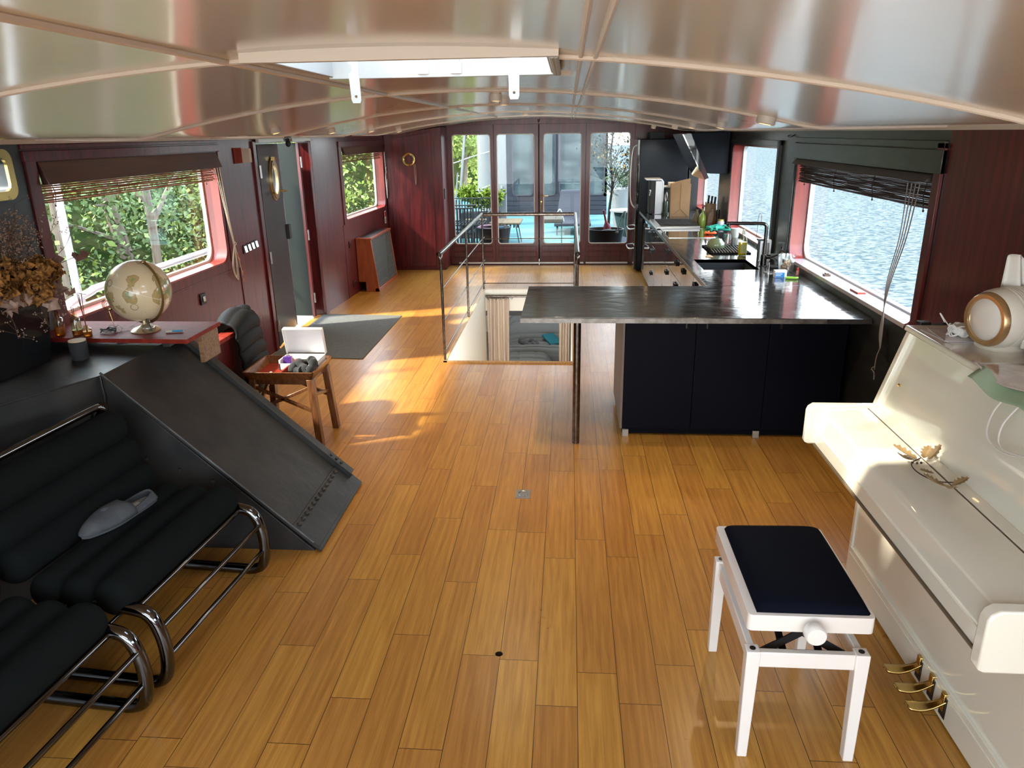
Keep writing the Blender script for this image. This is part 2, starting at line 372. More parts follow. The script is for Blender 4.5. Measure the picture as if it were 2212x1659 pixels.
# ------------------------------------------------------------------ ceiling lamps
lampglow = mat('lamp_glow', (1, .8, .5), .5, emit=((1.0, .72, .36), 14))
lampbody = mat('lamp_body', (.62, .56, .50), .4)
LAMPS = [(-2.079, 5.386, .03, 'left row, nearest of them'), (-2.11, 6.80, .03, 'left row, second'), (-2.107, 8.16, .03, 'left row, third'), (-2.20, 9.95, .032, 'left row, farthest'),
 (-.434, 4.65, .03, 'centre row, nearest'), (-.444, 5.32, .03, 'centre row, second'), (-.47, 8.42, .03, 'centre row, near the doors'),
 (1.006, 4.10, .042, 'alone over the end of the steel counter'), (1.073, 5.64, .03, 'over the kitchen sink side'), (1.076, 6.96, .032, 'over the middle of the kitchen'), (1.17, 8.82, .03, 'over the hob'), (1.22, 11.5, .03, 'next to the fridge top')]
for x, y, r, d in LAMPS:
    z = cz(x, y); t = thing('ceiling_lamp', 'small round cream ceiling spotlight, lit, '+d, 'ceiling lamp', (x, y, z), 0, 'ceiling spotlights')
    tl = -math.atan(2*.0667*(x+.53)) * -1
    Mx = roty(tl)
    mb = MB(); mb.lathe([(0, .01), (r*1.15, .01), (r*1.15, -.034), (r*1.02, -.038), (r*.72, -.038)], (0, 0, 0), 20, Mx); mb.build('housing', lampbody, t)
    mb = MB(); mb.lathe([(0, -.034), (r*.72, -.034)], (0, 0, 0), 20, Mx); mb.build('bulb', lampglow, t)
    ld = bpy.data.lights.new('lamp_light', 'SPOT'); ld.energy = 22; ld.color = (1, .76, .48); ld.spot_size = 1.9; ld.spot_blend = .8; ld.shadow_soft_size = .02
    lo = bpy.data.objects.new('lamp_light', ld); C.objects.link(lo); lo.parent = t; lo.location = (0, 0, -.05)
# ------------------------------------------------------------------ walls
def LW(x0=0): return lambda u, v, w: (xl(u)+x0-w, u, v)   # left wall: w outward
W1 = (4.13, 6.37, 1.055, 1.985); W2 = (9.87, 11.86, 1.02, 1.96); D1 = (7.20, 8.76, 0, 2.04)
def lw(y0, y1, holes, m, name, zt=2.12):
    mb = MB(); mb.plate([(y0, -.09), (y1, -.09), (y1, zt), (y0, zt)], holes, LW(), 0, .15); return struct(mb.build(name, m, smooth=True))
lw(-2.6, 4.03, [rrect(3.60, 3.90, 1.84, 2.02, .04), rrect(-2.4, -.5, 1.0, 1.9, .12)], darkpaint, 'wall_left')
r1 = rrect(*W1, .11, 6)
lw(4.03, 7.20, [r1], mahog, 'wall_left.001')
mb = MB(); mb.box(-3.15, -3.0, 7.20, 8.76, 2.04, 2.12); struct(mb.build('wall_left.002', darkpaint))
lw(8.76, 8.90, [], mahog, 'wall_left.004')
lw(8.90, 12.4, [rrect(*W2, .09, 6)], mahog, 'wall_left.003')
# window frames left
def win_left(n, W, r, blind_z, y_cut=None):
    y0, y1, z0, z1 = W
    mb = MB(); mb.plate(rrect(y0-.002, y1+.002, z0-.002, z1+.002, r, 6), [rrect(y0+.012, y1-.012, z0+.012, z1-.012, r, 6)], LW(), .006, .155)
    o = struct(mb.build('window_%d' % n, mahog_lit))
    mb = MB(); mb.plate(rrect(y0-.015, y1+.015, z0-.015, z1+.02, r, 6), [rrect(y0+.035, y1-.035, z0+.03, z1-.02, r, 6)], LW(), .135, .165); mb.build('window_frame', mat('pale_window_rubber', (.62, .58, .48), .5), o)
    mb = MB(); mb.plate(rrect(y0+.01, y1-.01, z0+.01, z1-.01, r, 6), [], LW(), .148, .152); mb.build('glass_pane', glass, o)
    return o
win_left(1, W1, .11, 0); win_left(2, W2, .09, 0)
# raised trims around window 1 and 2
def ltrim(y0, y1, z0, z1, d=.014, m=mahog):
    mb = MB(); mb.prism([(y0, z0), (y1, z0), (y1, z1), (y0, z1)], LW(), -d, .001); return trim(mb, m, bevel=.003)
ltrim(4.035, 4.125, 1.0, 2.04); ltrim(4.03, 6.42, 1.99, 2.045, .02); ltrim(4.03, 6.42, 2.055, 2.08, .012)
ltrim(6.40, 6.44, 1.05, 1.99, .008); ltrim(4.1, 6.5, .97, .985, .006); ltrim(6.55, 6.566, .0, .97, .008)
ltrim(9.76, 9.86, .98, 1.98); ltrim(9.76, 11.9, 1.965, 2.03, .018); ltrim(9.72, 9.735, 0, .98, .006)
ltrim(7.13, 7.20, 0, 2.06, .02); ltrim(8.74, 8.86, 0, 2.06, .03)
mb = MB(); mb.prism([(-2.6, 0), (12.0, 0), (12.0, .07), (-2.6, .07)], LW(), 0, -.012)
mb.bm.free()
# right wall
def RW(): return lambda u, v, w: (XR+w, u, v)
W3 = (4.24, 6.78, 1.0, 1.985); W4 = (7.36, 9.46, .965, 1.935); W5 = (10.15, 11.95, .98, 1.90)
def rw(y0, y1, holes, m, name):
    mb = MB(); mb.plate([(y0, -.09), (y1, -.09), (y1, 2.12), (y0, 2.12)], holes, RW(), 0, .15); return struct(mb.build(name, m))
rw(-2.6, 4.14, [rrect(-1.9, 1.2, 1.35, 1.95, .12)], mahog, 'wall_right')
rw(4.14, 7.26, [rrect(*W3, .12, 6)], refldark, 'wall_right.001')
rw(7.26, 12.4, [rrect(*W4, .08, 6), rrect(*W5, .08, 6)], refldark, 'wall_right.002')
def win_right(n, W, r):
    y0, y1, z0, z1 = W
    mb = MB(); mb.plate(rrect(y0-.002, y1+.002, z0-.002, z1+.002, r, 6), [rrect(y0+.012, y1-.012, z0+.012, z1-.012, r, 6)], RW(), .006, .155)
    o = struct(mb.build('window_%d' % n, mahog_lit))
    mb = MB(); mb.plate(rrect(y0-.015, y1+.015, z0-.015, z1+.02, r, 6), [rrect(y0+.035, y1-.035, z0+.03, z1-.02, r, 6)], RW(), .125, .165); mb.build('window_frame', mat('grey_window_rubber', (.50, .50, .48), .5), o)
    mb = MB(); mb.plate(rrect(y0+.01, y1-.01, z0+.01, z1-.01, r, 6), [], RW(), .140, .144); mb.build('glass_pane', glass, o)
win_right(3, W3, .12); win_right(4, W4, .08); win_right(5, W5, .08)
mb = MB(); mb.prism([(4.34, .99), (6.68, .99), (6.68, 1.0165), (4.34, 1.0165)], RW(), -.004, .124); struct(mb.build('trim_90', mat('pale_sill_varnish', (.50, .44, .46), .25, coat=.5)))
def rtrim(y0, y1, z0, z1, d=.02, m=refldark):
    mb = MB(); mb.prism([(y0, z0), (y1, z0), (y1, z1), (y0, z1)], RW(), -d, 0); return trim(mb, m, bevel=.003)
rtrim(4.16, 4.235, .98, 2.02, .02, mahog); rtrim(4.16, 6.83, 1.99, 2.03, .02); rtrim(6.80, 6.83, 1.0, 1.99, .015)
rtrim(4.16, 6.83, 1.862, 1.985, .022)
rtrim(7.28, 7.35, .97, 2.0, .03, blackplastic); rtrim(7.28, 9.5, 1.95, 2.0, .02)
mb = MB(); mb.tube(cr_pts([(XR, 7.05, 2.05), (XR-.03, 7.05, 2.035), (XR-.03, 6.93, 2.035), (XR, 6.93, 2.05)], 5), .004, 6)
tag(mb.build('wall_hook', blackplastic), 'thin black hook handle on the dark wall between the kitchen windows', 'hook')
# wall behind the camera, unseen windows enlarged for more daylight
mb = MB(); mb.plate([(-3.15, -.09), (XR+.15, -.09), (XR+.15, 2.35), (-3.15, 2.35)], [rrect(-2.85, -.6, .35, 2.12, .1), rrect(-.4, 1.8, .35, 2.12, .1)], XZ(-2.6), -.12, 0)
struct(mb.build('wall_front', mahog))
mb = MB(); mb.box(-2.9, -.55, -2.67, -2.665, .3, 2.2); w6 = struct(mb.build('window_6', glass))
mb = MB(); mb.box(-.45, 1.85, -2.67, -2.665, .3, 2.2); w7 = struct(mb.build('window_7', glass))
for k, (z0, z1, y0, y1, xx) in enumerate(((1.0, 1.9, -2.4, -.5, -3.1), (1.35, 1.95, -1.9, 1.2, XR+.1), (1.84, 2.02, 3.6, 3.9, -3.1))):
    mb = MB(); mb.box(xx, xx+.005, y0-.03, y1+.03, z0-.03, z1+.03); struct(mb.build('window_%d' % (8+k), glass))
# brass framed rectangular port in the near left panel
mb = MB(); mb.plate(rrect(3.565, 3.935, 1.80, 2.06, .06, 6), [rrect(3.61, 3.89, 1.845, 2.015, .04, 6)], LW(), -.018, 0)
tag(mb.build('porthole_frame', brass, bevel=.004), 'brass rounded rectangular porthole ring on the near charcoal panel', 'porthole')
# ------------------------------------------------------------------ far wall, locker and doors
mb = MB(); arch = [(XR+.15, -.09), (XR+.15, 2.12)]+[(x, cz(x, FY)+.03) for x in [XR-(XR+3.1)*i/40 for i in range(41)]]+[(-3.1, -.09)]
mb.plate(arch, [[(-1.965, .0), (1.035, .0), (1.035, 2.235), (-1.965, 2.235)]], XZ(FY), 0, .1); struct(mb.build('wall_back', mahog))
mb = MB()
mb.hexa([(-2.885, 11.93, 0.001), (-1.98, 11.93, 0.001), (-1.98, FY-.002, 0.001), (-2.87, FY-.002, 0.001), (-2.885, 11.93, 2.095), (-1.98, 11.93, 2.205), (-1.98, FY-.002, 2.20), (-2.87, FY-.002, 2.08)])
lk = mb.build('locker_cupboard', mahog, bevel=.004); tag(lk, 'tall mahogany corner locker left of the glazed doors, brass ring on its front', 'cupboard')
mb = MB(); mb.hexa([(-2.80, 11.915, .06), (-2.14, 11.915, .06), (-2.14, 11.94, .06), (-2.80, 11.94, .06), (-2.80, 11.915, 2.04), (-2.14, 11.915, 2.13), (-2.14, 11.94, 2.13), (-2.80, 11.94, 2.04)]); mb.build('door', mahog, lk, bevel=.003)
mb = MB(); mb.box(-1.985, -1.965, 12.0, 12.10, 1.12, 1.28); mb.build('latch', blackplastic, lk)
mb = MB(); mb.lathe([(.070, 0), (.070, -.012), (.085, -.022), (.100, -.018), (.105, 0)], (-2.50, 11.915, 1.735), 28, rotx(-PI/2))
rg = mb.build('brass_ring', brass); mb = MB()
for k in range(6): a = k*PI/3; mb.ball((-2.50+.09*math.cos(a), 11.893, 1.735+.09*math.sin(a)), .006, 8)
mb.build('screw', brass, rg)
# ring is wall mounted: as a top-level thing
tag(rg, 'round brass porthole ring hanging on the far mahogany locker', 'porthole ring')
mb = MB(); mb.tube(cr_pts([(-2.42, 11.905, 1.66), (-2.415, 11.90, 1.5), (-2.405, 11.90, 1.35), (-2.395, 11.90, 1.5), (-2.40, 11.905, 1.66)], 5), .004, 5)
tag(mb.build('pull_cord', mat('cord_tan', (.45, .25, .18), .8)), 'thin pale cord loop hanging below the brass ring on the locker', 'cord')
DW = [(-1.965, -1.215, -1.885, -1.270), (-1.215, -.485, -1.165, -.562), (-.485, .262, -.412, .188), (.262, 1.035, .333, .960)]
for k, (a, b, c, d) in enumerate(DW):
    mb = MB(); hole = rrect(c, d, .352, 2.085, .045, 5)
    mb.plate([(a+.0005, .012), (b-.0005, .012), (b-.0005, 2.2345), (a+.0005, 2.2345)], [hole], XZ(FY), .01, .06)
    o = struct(mb.build('door_%d' % (k+1), mahog, bevel=.003))
    mb = MB(); mb.box(a+.05, b-.05, FY-.002, FY+.012, .235, .31); mb.box(a+.05, b-.05, FY-.002, FY+.012, .13, .215); mb.build('panel', mahog, o, bevel=.004)
    mb = MB(); mb.plate(rrect(c-.006, d+.006, .346, 2.091, .05, 5), [rrect(c+.008, d-.008, .360, 2.077, .04, 5)], XZ(FY), -.004, .012); mb.build('window_frame', mat('pale_bead', (.55, .5, .45), .4), o)
    mb = MB(); mb.prism(hole, XZ(FY), .032, .037); mb.build('glass_pane', glassmat('door_glass', (.82, .85, .85), .03, 0, .09), o)
    if k == 1 or k == 2:
        mb = MB(); mb.box(b-.012 if k == 1 else a-.01, b+.012 if k == 1 else a+.006, FY-.012, FY+.01, .012, 2.232); mb.build('centre_strip', mahog, o)
    if k == 2:
        mb = MB(); mb.tube([(a+.035, FY+.01, 1.12), (a+.035, FY-.04, 1.12), (a+.15, FY-.045, 1.12)], .008, 8); mb.build('door_handle', brass, o)
        mb = MB(); mb.cyl((a+.035, FY+.012, 1.03), (a+.035, FY-.006, 1.03), .013, 12); mb.tube(cr_pts([(a+.035, FY-.01, 1.03), (a+.03, FY-.025, .99), (a+.025, FY-.015, .90)], 4), .007, 6); mb.build('key', brass, o)
mb = MB()
mb.box(-1.84, .25, FY-.012, FY+.005, .02, .045); mb.box(.29, .98, FY-.012, FY+.005, .02, .045); trim(mb, steel)
mb = MB(); mb.box(-1.98, 1.06, FY-.03, FY+.1, 0, .012); trim(mb, mahog)
# coat hook at top of doors
mb = MB(); mb.tube([(-.50, FY-.02, 2.30), (-.49, FY-.05, 2.26), (-.47, FY-.07, 2.30)], .006, 6); tag(mb.build('ceiling_latch', blackplastic), 'small dark latch above the centre of the glazed doors', 'latch')
mb = MB(); mb.tube([(-.485, FY-.015, .10), (-.485, FY-.03, .0)], .008, 6); struct(mb.build('trim_91', steel))
# ------------------------------------------------------------------ black steel ramp box (left)
bx = thing('steel_box', 'big black riveted steel ship box with a sloping plate down to the floor', 'steel structure', (-2.0, 3.75, 0))
ZT = .975
def zr(x): return (-1.335-x)*.965      # ramp surface
xtop = -1.335-ZT/.965
mb = MB()   # solid body under the ramp
mb.plate([(-1.335, 0), (xtop, ZT-.005), (xtop-.02, ZT-.005), (-2.45, 0)], [], lambda u, v, w: (u, w, v), 3.37, 4.15)
loc(mb.build('side_plate', blacksteel, bevel=.002), bx)
mb = MB()   # slope plate
for i in range(1):
    mb.hexa([(-1.30, 3.355, -.0), (xtop+.02, 3.355, ZT-.01), (xtop+.02, 4.165, ZT-.01), (-1.30, 4.165, -.0), (-1.292, 3.355, .014), (xtop+.02, 3.355, ZT+.008), (xtop+.02, 4.165, ZT+.008), (-1.292, 4.165, .014)])
rp = loc(mb.build('slope_plate', blacksteel, bevel=.002), bx)
def zs(x): return .014+(-1.292-x)*.938
def onr(x, y, d=0): return (x+d*.7, y, zr(x)+.016+d*.7)
mb = MB()   # angle bar along the far edge
a, b_ = Vector((-1.345, 4.135, zs(-1.345)+.030)), Vector((xtop+.0, 4.135, ZT+.04))
mb.bar(a, b_, .075, .012); mb.bar(a+Vector((0, -.035, -.015)), b_+Vector((0, -.035, -.015)), .010, .05)
loc(mb.build('edge_angle', blacksteel, bevel=.002), rp)
mb = MB(); mb.bar(Vector((-1.372, 3.36, zs(-1.372)+.003)), Vector((-1.372, 4.09, zs(-1.372)+.003)), .18, .010, up=(.68, 0, .73)); loc(mb.build('foot_strap', blacksteel, bevel=.002), rp)
nrm = Vector((.695, 0, .72)).normalized()
for i in range(12):
    mb = MB(); p = Vector((-1.418, 3.40+i*.058, zs(-1.418)+.008)); mb.ball(p+nrm*.001, .0165, 10, (1, 1, .8)); loc(mb.build('rivet', blacksteel), rp)
for i in range(3):
    mb = MB(); p = Vector((-1.46+i*.028, 4.135, zs(-1.46+i*.028)+.045)); mb.ball(p, .009, 8); loc(mb.build('rivet', blacksteel), rp)
for i in range(3):
    mb = MB(); mb.ball((-2.18+i*.17, 3.366, .52-i*.06), .012, 8, (1, .8, 1)); loc(mb.build('rivet', blacksteel), bx)
mb = MB()   # top box along the wall, edge slightly skewed
pl = [(-2.99, -.4), (-3.1+.0, 4.165), (xtop+.02, 4.165), (xtop+.0, 3.36), (-2.50, 3.30), (-2.63, 2.75), (-2.82, 1.9), (-2.9, -.4)]
pl = [(-2.998, .6), (-2.998, 4.165), (xtop+.02, 4.165), (xtop+.01, 3.365), (-2.62, 2.75), (-2.80, 1.9), (-2.88, .6)]
mb.prism(pl, XY(0), 0.0, ZT); loc(mb.build('top_box', blacksteel, bevel=.004), bx)
mb = MB(); mb.tube([(xtop+.012+.004*jit(1), 3.36, ZT-.05*i) for i in range(18)], [.006+.002*jit(1) for i in range(18)], 6); loc(mb.build('weld_seam', blacksteel), bx)
mb = MB(); n = 40
mb.tube([(xtop+.01+(-2.62-xtop-.01)*i/n, 3.365+(2.75-3.365)*i/n, ZT+.001) for i in range(n+1)], [.0045+.0016*jit(1) for i in range(n+1)], 6); loc(mb.build('weld_seam', blacksteel), bx)
mb = MB(); mb.tube([(-1.335-(1.0)*i/n, 3.362, zs(-1.335-i/n)+.0) for i in range(n+1)], [.005+.002*jit(1) for i in range(n+1)], 6); loc(mb.build('weld_seam', blacksteel), bx)
mb = MB(); mb.bar((xtop+.1, 4.10, ZT-.02), (-2.62, 3.99, ZT+.003), .05, .006); loc(mb.build('cross_strap', blacksteel), bx)
# ------------------------------------------------------------------ red shelf on the box
sh = thing('red_shelf_board', 'glossy red-brown wooden shelf board under the left window, carrying the globe', 'shelf', (-2.6, 3.95, 1.03))
mb = MB(); mb.prism([(-2.995, 3.80), (-2.085, 3.78), (-2.085, 4.19), (-2.995, 4.19)], XY(1.028), 0, .024); loc(mb.build('board', redwood, bevel=.002), sh)
mb = MB(); mb.box(-2.13, -2.105, 3.98, 4.185, .86, 1.028); loc(mb.build('bracket', woodend), sh)
for q in (-2.9, -2.3): mb = MB(); mb.box(q, q+.04, 3.9, 4.15, .975, 1.028); loc(mb.build('spacer', blacksteel), sh)
ST = 1.052
# ------------------------------------------------------------------ globe
def globe_mat():
    m = mat('globe_paper', (.74, .66, .50), .28, coat=.7, coat_rough=.05); n = m.node_tree; L = n.links.new; b = n.nodes['Principled BSDF']
    t = n.nodes.new('ShaderNodeTexCoord'); z = n.nodes.new('ShaderNodeTexNoise'); z.inputs['Scale'].default_value = 6.3; z.inputs['Detail'].default_value = 7; L(t.outputs['Object'], z.inputs['Vector'])
    r = n.nodes.new('ShaderNodeValToRGB'); e = r.color_ramp.elements; e[0].position = .50; e[0].color = (.72, .61, .41, 1); e[1].position = .505; e[1].color = (.28, .20, .09, 1)
    e.new(.512).color = (.42, .32, .14, 1); e.new(.545).color = (.50, .36, .16, 1); e.new(.59).color = (.20, .30, .14, 1); e.new(.63).color = (.55, .30, .16, 1)
    L(z.outputs['Fac'], r.inputs[0])
    s = n.nodes.new('ShaderNodeSeparateXYZ'); L(t.outputs['Object'], s.inputs[0])
    ab = n.nodes.new('ShaderNodeMath'); ab.operation = 'ABSOLUTE'; L(s.outputs['Z'], ab.inputs[0]); lt = n.nodes.new('ShaderNodeMath'); lt.operation = 'LESS_THAN'; L(ab.outputs[0], lt.inputs[0]); lt.inputs[1].default_value = .0012
    mx = n.nodes.new('ShaderNodeMix'); mx.data_type = 'RGBA'; L(lt.outputs[0], mx.inputs['Factor']); L(r.outputs[0], mx.inputs[6]); mx.inputs[7].default_value = (.85, .82, .74, 1); L(mx.outputs[2], b.inputs['Base Color'])
    return m
GC = Vector((-2.425, 3.97, 1.285)); GR = .173
gl = thing('desk_globe', 'antique cream desk globe on a brass stand on the red shelf', 'globe', (GC.x, GC.y, ST))
mb = MB(); mb.ball((0, 0, 0), GR, 48); sph = mb.build('sphere', globe_mat(), gl); sph.location = (0, 0, GC.z-ST); sph.rotation_euler = (.1, .41, .9)
mb = MB(); mb.lathe([(.078, 0), (.080, .006), (.066, .018), (.030, .030), (.014, .040), (.012, .062), (.020, .070), (.010, .078)], (0, 0, 0), 32); mb.build('base', mat('pale_gold', (.62, .48, .30), .3, metal=.6), gl)
axd = (rotz(-.35) @ Vector((.40, 0, .92))).normalized(); side = Vector((.92, 0, -.40)); side = rotz(-.35) @ side
mb = MB(); arc = []
for i in range(33):
    a = PI*i/32; arc.append(Vector((0, 0, GC.z-ST))+(axd*math.cos(a)+side*math.sin(a))*(GR+.010))
for i in range(32): mb.bar(arc[i], arc[i+1], .016, .004, up=axd.cross(side))
mb.ball(arc[0], .016, 10, (1, 1, .5)); mb.ball(arc[-1], .010, 8)
mb.build('meridian_arm', mat('aged_brass', (.30, .20, .09), .35, metal=.9), gl)
for k, (ph, th) in enumerate(((-2.05, .42), (-1.25, -.36))):
    c = Vector((math.cos(ph)*math.cos(th), math.sin(ph)*math.cos(th), math.sin(th)))
    u = c.orthogonal().normalized(); v = c.cross(u)
    mb = MB(); mb.tube([Vector((0, 0, GC.z-ST))+(c*(GR+.0004)+(u*math.cos(i*PI/12)+v*math.sin(i*PI/12))*(.018+.002*(i % 2)*1)).normalized()*(GR+.0006) for i in range(24)], .0013, 4, True); mb.build('printed_ring', mat('ink', (.12, .10, .08), .6), gl)
# ------------------------------------------------------------------ small things on the shelf
vglass = glassmat('clear_glass', (.93, .95, .93), .2)
def bottle(name, x, y, z, prof, m, label, cat, liquid=None, lm=None, grp=None):
    t = thing(name, label, cat, (x, y, z), 0, grp)
    mb = MB(); mb.lathe(prof, (0, 0, 0), 20); mb.build('body', m, t)
    if liquid: mb = MB(); mb.lathe(liquid, (0, 0, 0), 20); mb.build('liquid', lm, t)
    return t
amber = mat('amber_liquid', (.75, .32, .05), .1, trans=.6); honey = mat('honey_glass', (.85, .62, .25), .08, trans=.75)
BP = [(0, 0), (.026, 0), (.028, .01), (.028, .085), (.024, .098), (.013, .105), (.013, .122), (.017, .126)]
b1 = bottle('scent_bottle', -2.865, 3.86, ST, BP, glassmat('amber_tint', (.95, .78, .45), .2), 'amber glass reed bottle, leftmost of the bottles on the red shelf', 'bottle', [(0, .004), (.025, .004), (.025, .05), (0, .05)], amber)
b2 = bottle('scent_bottle', -2.77, 3.87, ST, BP, glassmat('green_tint', (.80, .85, .62), .2), 'pale green ribbed glass reed bottle between two others on the red shelf', 'bottle', [(0, .004), (.025, .004), (.025, .03), (0, .03)], mat('red_liquid', (.5, .12, .04), .1, trans=.5))
b3 = bottle('scent_diffuser', -2.695, 3.845, ST, [(0, 0), (.024, 0), (.025, .004), (.025, .042), (.015, .048), (.012, .060), (.014, .062)], glassmat('diffuser_tint', (.85, .7, .5), .2), 'squat reed diffuser with three brown sticks on the red shelf', 'diffuser', [(0, .004), (.022, .004), (.022, .028), (0, .028)], amber)
reed = mat('reed', (.20, .07, .03), .7)
for t, n, ln, sprd in ((b1, 3, .20, .05), (b2, 2, .16, .02), (b3, 3, .24, .03)):
    for i in range(n):
        mb = MB(); dx = (i-(n-1)/2)*sprd/n*2-(.03 if t == b1 else 0); mb.tube([(0-dx*.2, 0, .01), (dx*.8, jit(.01), ln)], .0022, 5); mb.build('reed', reed, t)
cd_ = mat('candle_charcoal', (.020, .022, .026), .75)
t = thing('candle_jar', 'charcoal candle jar with a pale wooden lid on the black steel box', 'candle', (-2.63, 3.655, ZT))
mb = MB(); mb.lathe([(0, 0), (.040, 0), (.043, .004), (.045, .10), (.041, .102)], (0, 0, 0), 32); mb.build('jar', cd_, t)
mb = MB(); mb.lathe([(0, .100), (.043, .100), (.043, .107), (0, .108)], (0, 0, 0), 32); mb.build('lid', mat('pale_wood_lid', (.62, .45, .28), .5), t)
t = thing('bud_vase', 'round clear glass bud vase holding a black stick in front of the globe', 'vase', (-2.365, 3.90, ST))
mb = MB(); mb.lathe([(0, .002), (.02, .002), (.036, .018), (.040, .036), (.034, .055), (.016, .070), (.011, .082), (.014, .088)], (0, 0, 0), 24); mb.build('glass', vglass, t)
mb = MB(); mb.tube([(.012, 0, .015), (-.025, .005, .20)], [.007, .005], 8); mb.build('black_stick', blackplastic, t)
wirew = mat('white_cable', (.62, .60, .58), .5); wired = mat('dark_cable', (.05, .05, .06), .5)
def coil(name, c, R_, n, m, label, r=.003, zj=.02, cat='cable', tail=None):
    P = []
    for i in range(n*8):
        a = i*PI/4; q = R_*(.75+.35*random.random()); P.append((c[0]+q*math.cos(a)*1.3, c[1]+q*math.sin(a)*.8, c[2]+r+abs(jit(zj))))
    if tail: P += tail
    mb = MB(); mb.tube(cr_pts(P, 5), r, 6); return tag(mb.build(name, m), label, cat)
coil('charging_cable', (-2.62, 3.92, ST), .034, 4, wired, 'tangled dark charging cable on the red shelf left of the globe', .003, .025)
coil('globe_cord', (-2.60, 3.96, ST), .036, 2, wirew, 'white looped electric cord of the globe on the red shelf', .0028, .03, 'cable', [(-2.55, 3.99, ST+.01), (-2.51, 4.03, ST+.03), (-2.47, 4.06, ST+.07)])
t = thing('lighter', 'small clear and blue pen lighter right of the globe on the shelf', 'lighter', (-2.235, 3.93, ST))
mb = MB(); mb.cyl((-.01, 0, .008), (.045, .012, .008), .006, 8); mb.build('barrel', mat('blue_plastic', (.08, .30, .48), .3), t)
mb = MB(); mb.cyl((-.045, -.008, .008), (-.01, 0, .008), .0065, 8); mb.build('cap', mat('clear_plastic', (.6, .6, .55), .2), t)
mb = MB()
for k, rr in enumerate((.036, .031, .026, .018)):
    mb.tube([(-2.725+rr*math.cos(a*PI/12)+k*.002, 4.12, 1.17+rr*math.sin(a*PI/12)-k*.002) for a in range(24)], .0018, 5, True)
mb.tube([(-2.725, 4.12, 1.134), (-2.71, 4.12, ST)], .0018, 5)
tag(mb.build('wire_coil', brass), 'coiled brass wire ornament standing at the window behind the reed diffuser', 'ornament')
# ------------------------------------------------------------------ planter with dried flowers
pt = thing('dried_flower_planter', 'tall black tapered planter full of dried hydrangeas and twigs on the steel box', 'planter', (-2.77, 3.42, ZT+.001))
mb = MB(); a, b_, h = .17, .225, .36
mb.hexa([(-.12, -.22, 0), (.0, -.22, 0), (.0, .20, 0), (-.12, .20, 0), (-.15, -.27, h), (.055, -.27, h), (.055, .22, h), (-.15, .22, h)])
mb.build('pot', mat('gloss_black_pot', (.006, .007, .008), .25, coat=.4), pt, bevel=.006)
def petal(mb, c, d, s, w=.8):
    c = Vector(c); d = Vector(d).normalized(); u = d.orthogonal().normalized(); u = Matrix.Rotation(random.random()*6.28, 3, d) @ u; v = d.cross(u)
    P = [c, c+u*s*.5*w+v*s*.35+d*s*.12, c+v*s+d*s*.25*random.random(), c-u*s*.5*w+v*s*.35+d*s*.12]
    mb.bm.faces.new([mb.bm.verts.new(p) for p in P])
hyd = mat('dried_hydrangea', (.40, .20, .06), .9, spec=.1, var=(45, ONE, (.10, .045, .018), (.40, .62)))
for cx, cy, cz_, rr in ((-.12, -.12, .50, .11), (.00, -.02, .50, .11), (.095, .10, .49, .105), (.06, -.18, .47, .10), (.13, .02, .42, .08), (-.02, .16, .46, .10)):
    mb = MB()
    for i in range(300):
        d = Vector((random.gauss(0, 1), random.gauss(0, 1), random.gauss(0, 1)+.35)).normalized()
        c = Vector((cx, cy, cz_))+Vector((d.x*rr, d.y*rr, d.z*rr*.75))*random.uniform(.82, 1.02)
        petal(mb, c, (d+Vector((jit(.9), jit(.9), jit(.9)))).normalized(), random.uniform(.022, .040), 1.3)
    mb.build('hydrangea_head', hyd, pt, recalc=False, smooth=False)
fol = mat('dried_eucalyptus', (.33, .21, .17), .7, var=(12, ONE, (.48, .36, .30)))
def spray(base, tip, n, s, m, leafn=12, name='leaf_spray'):
    mb = MB(); base = Vector(base); tip = Vector(tip); mid = (base+tip)/2+Vector((jit(.03), jit(.03), .03))
    P = cr_pts([base, mid, tip], 6); mb.tube(P, .0018, 4)
    for i in range(leafn):
        p = P[int(len(P)*.35+random.random()*(len(P)*.64))]; d = Vector((jit(1), jit(1), jit(1)))
        petal(mb, p, d, s*random.uniform(.7, 1.2), 1.5)
    mb.build(name, m, pt, recalc=False, smooth=False)
for tip in ((.20, .14, .40), (.16, -.05, .38), (.14, -.2, .36), (.17, .05, .35), (.1, .2, .40), (.10, -.25, .38)): spray((0, 0, .36), tip, 8, .05, fol, 14)
spray((0, .1, .40), (.24, .30, .56), 8, .045, mat('dark_eucalyptus', (.16, .08, .07), .7), 9); spray((0, .1, .38), (.20, .30, .34), 8, .04, fol, 8)
twg = mat('dried_twig', (.10, .055, .04), .9)
bud = mat('pale_buds', (.36, .25, .19), .9)
def twig(base, tip, k, name='twig'):
    mb = MB(); base = Vector(base); tip = Vector(tip)
    P = cr_pts([base, base.lerp(tip, .5)+Vector((jit(.03), jit(.03), 0)), tip], 6); mb.tube(P, .0014, 4)
    nb_ = []
    for i in range(k):
        p = P[random.randint(6, len(P)-1)]; q = p+Vector((jit(.07), jit(.07), jit(.06)+.02)); mb.tube([p, q], .0008, 3); nb_.append(q)
    o = mb.build(name, twg, pt); mb = MB()
    for q in nb_:
        for i in range(3): mb.ball(q+Vector((jit(.01), jit(.01), jit(.01))), .0035, 6)
    mb.build('buds', bud, o)['kind'] = 'stuff'
for i in range(26): twig((jit(.05), jit(.12), .42), (-.08+random.random()*.21, jit(.25), .62+random.random()*.24), 16)
twig((.1, .12, .5), (.20, .30, .70), 8); twig((.1, .12, .5), (.12, .34, .80), 8)
twig((.04, .10, .38), (.12, .08, .22), 10); twig((.05, -.1, .38), (.13, -.16, .22), 10); twig((.05, .15, .36), (.13, .22, .25), 10)
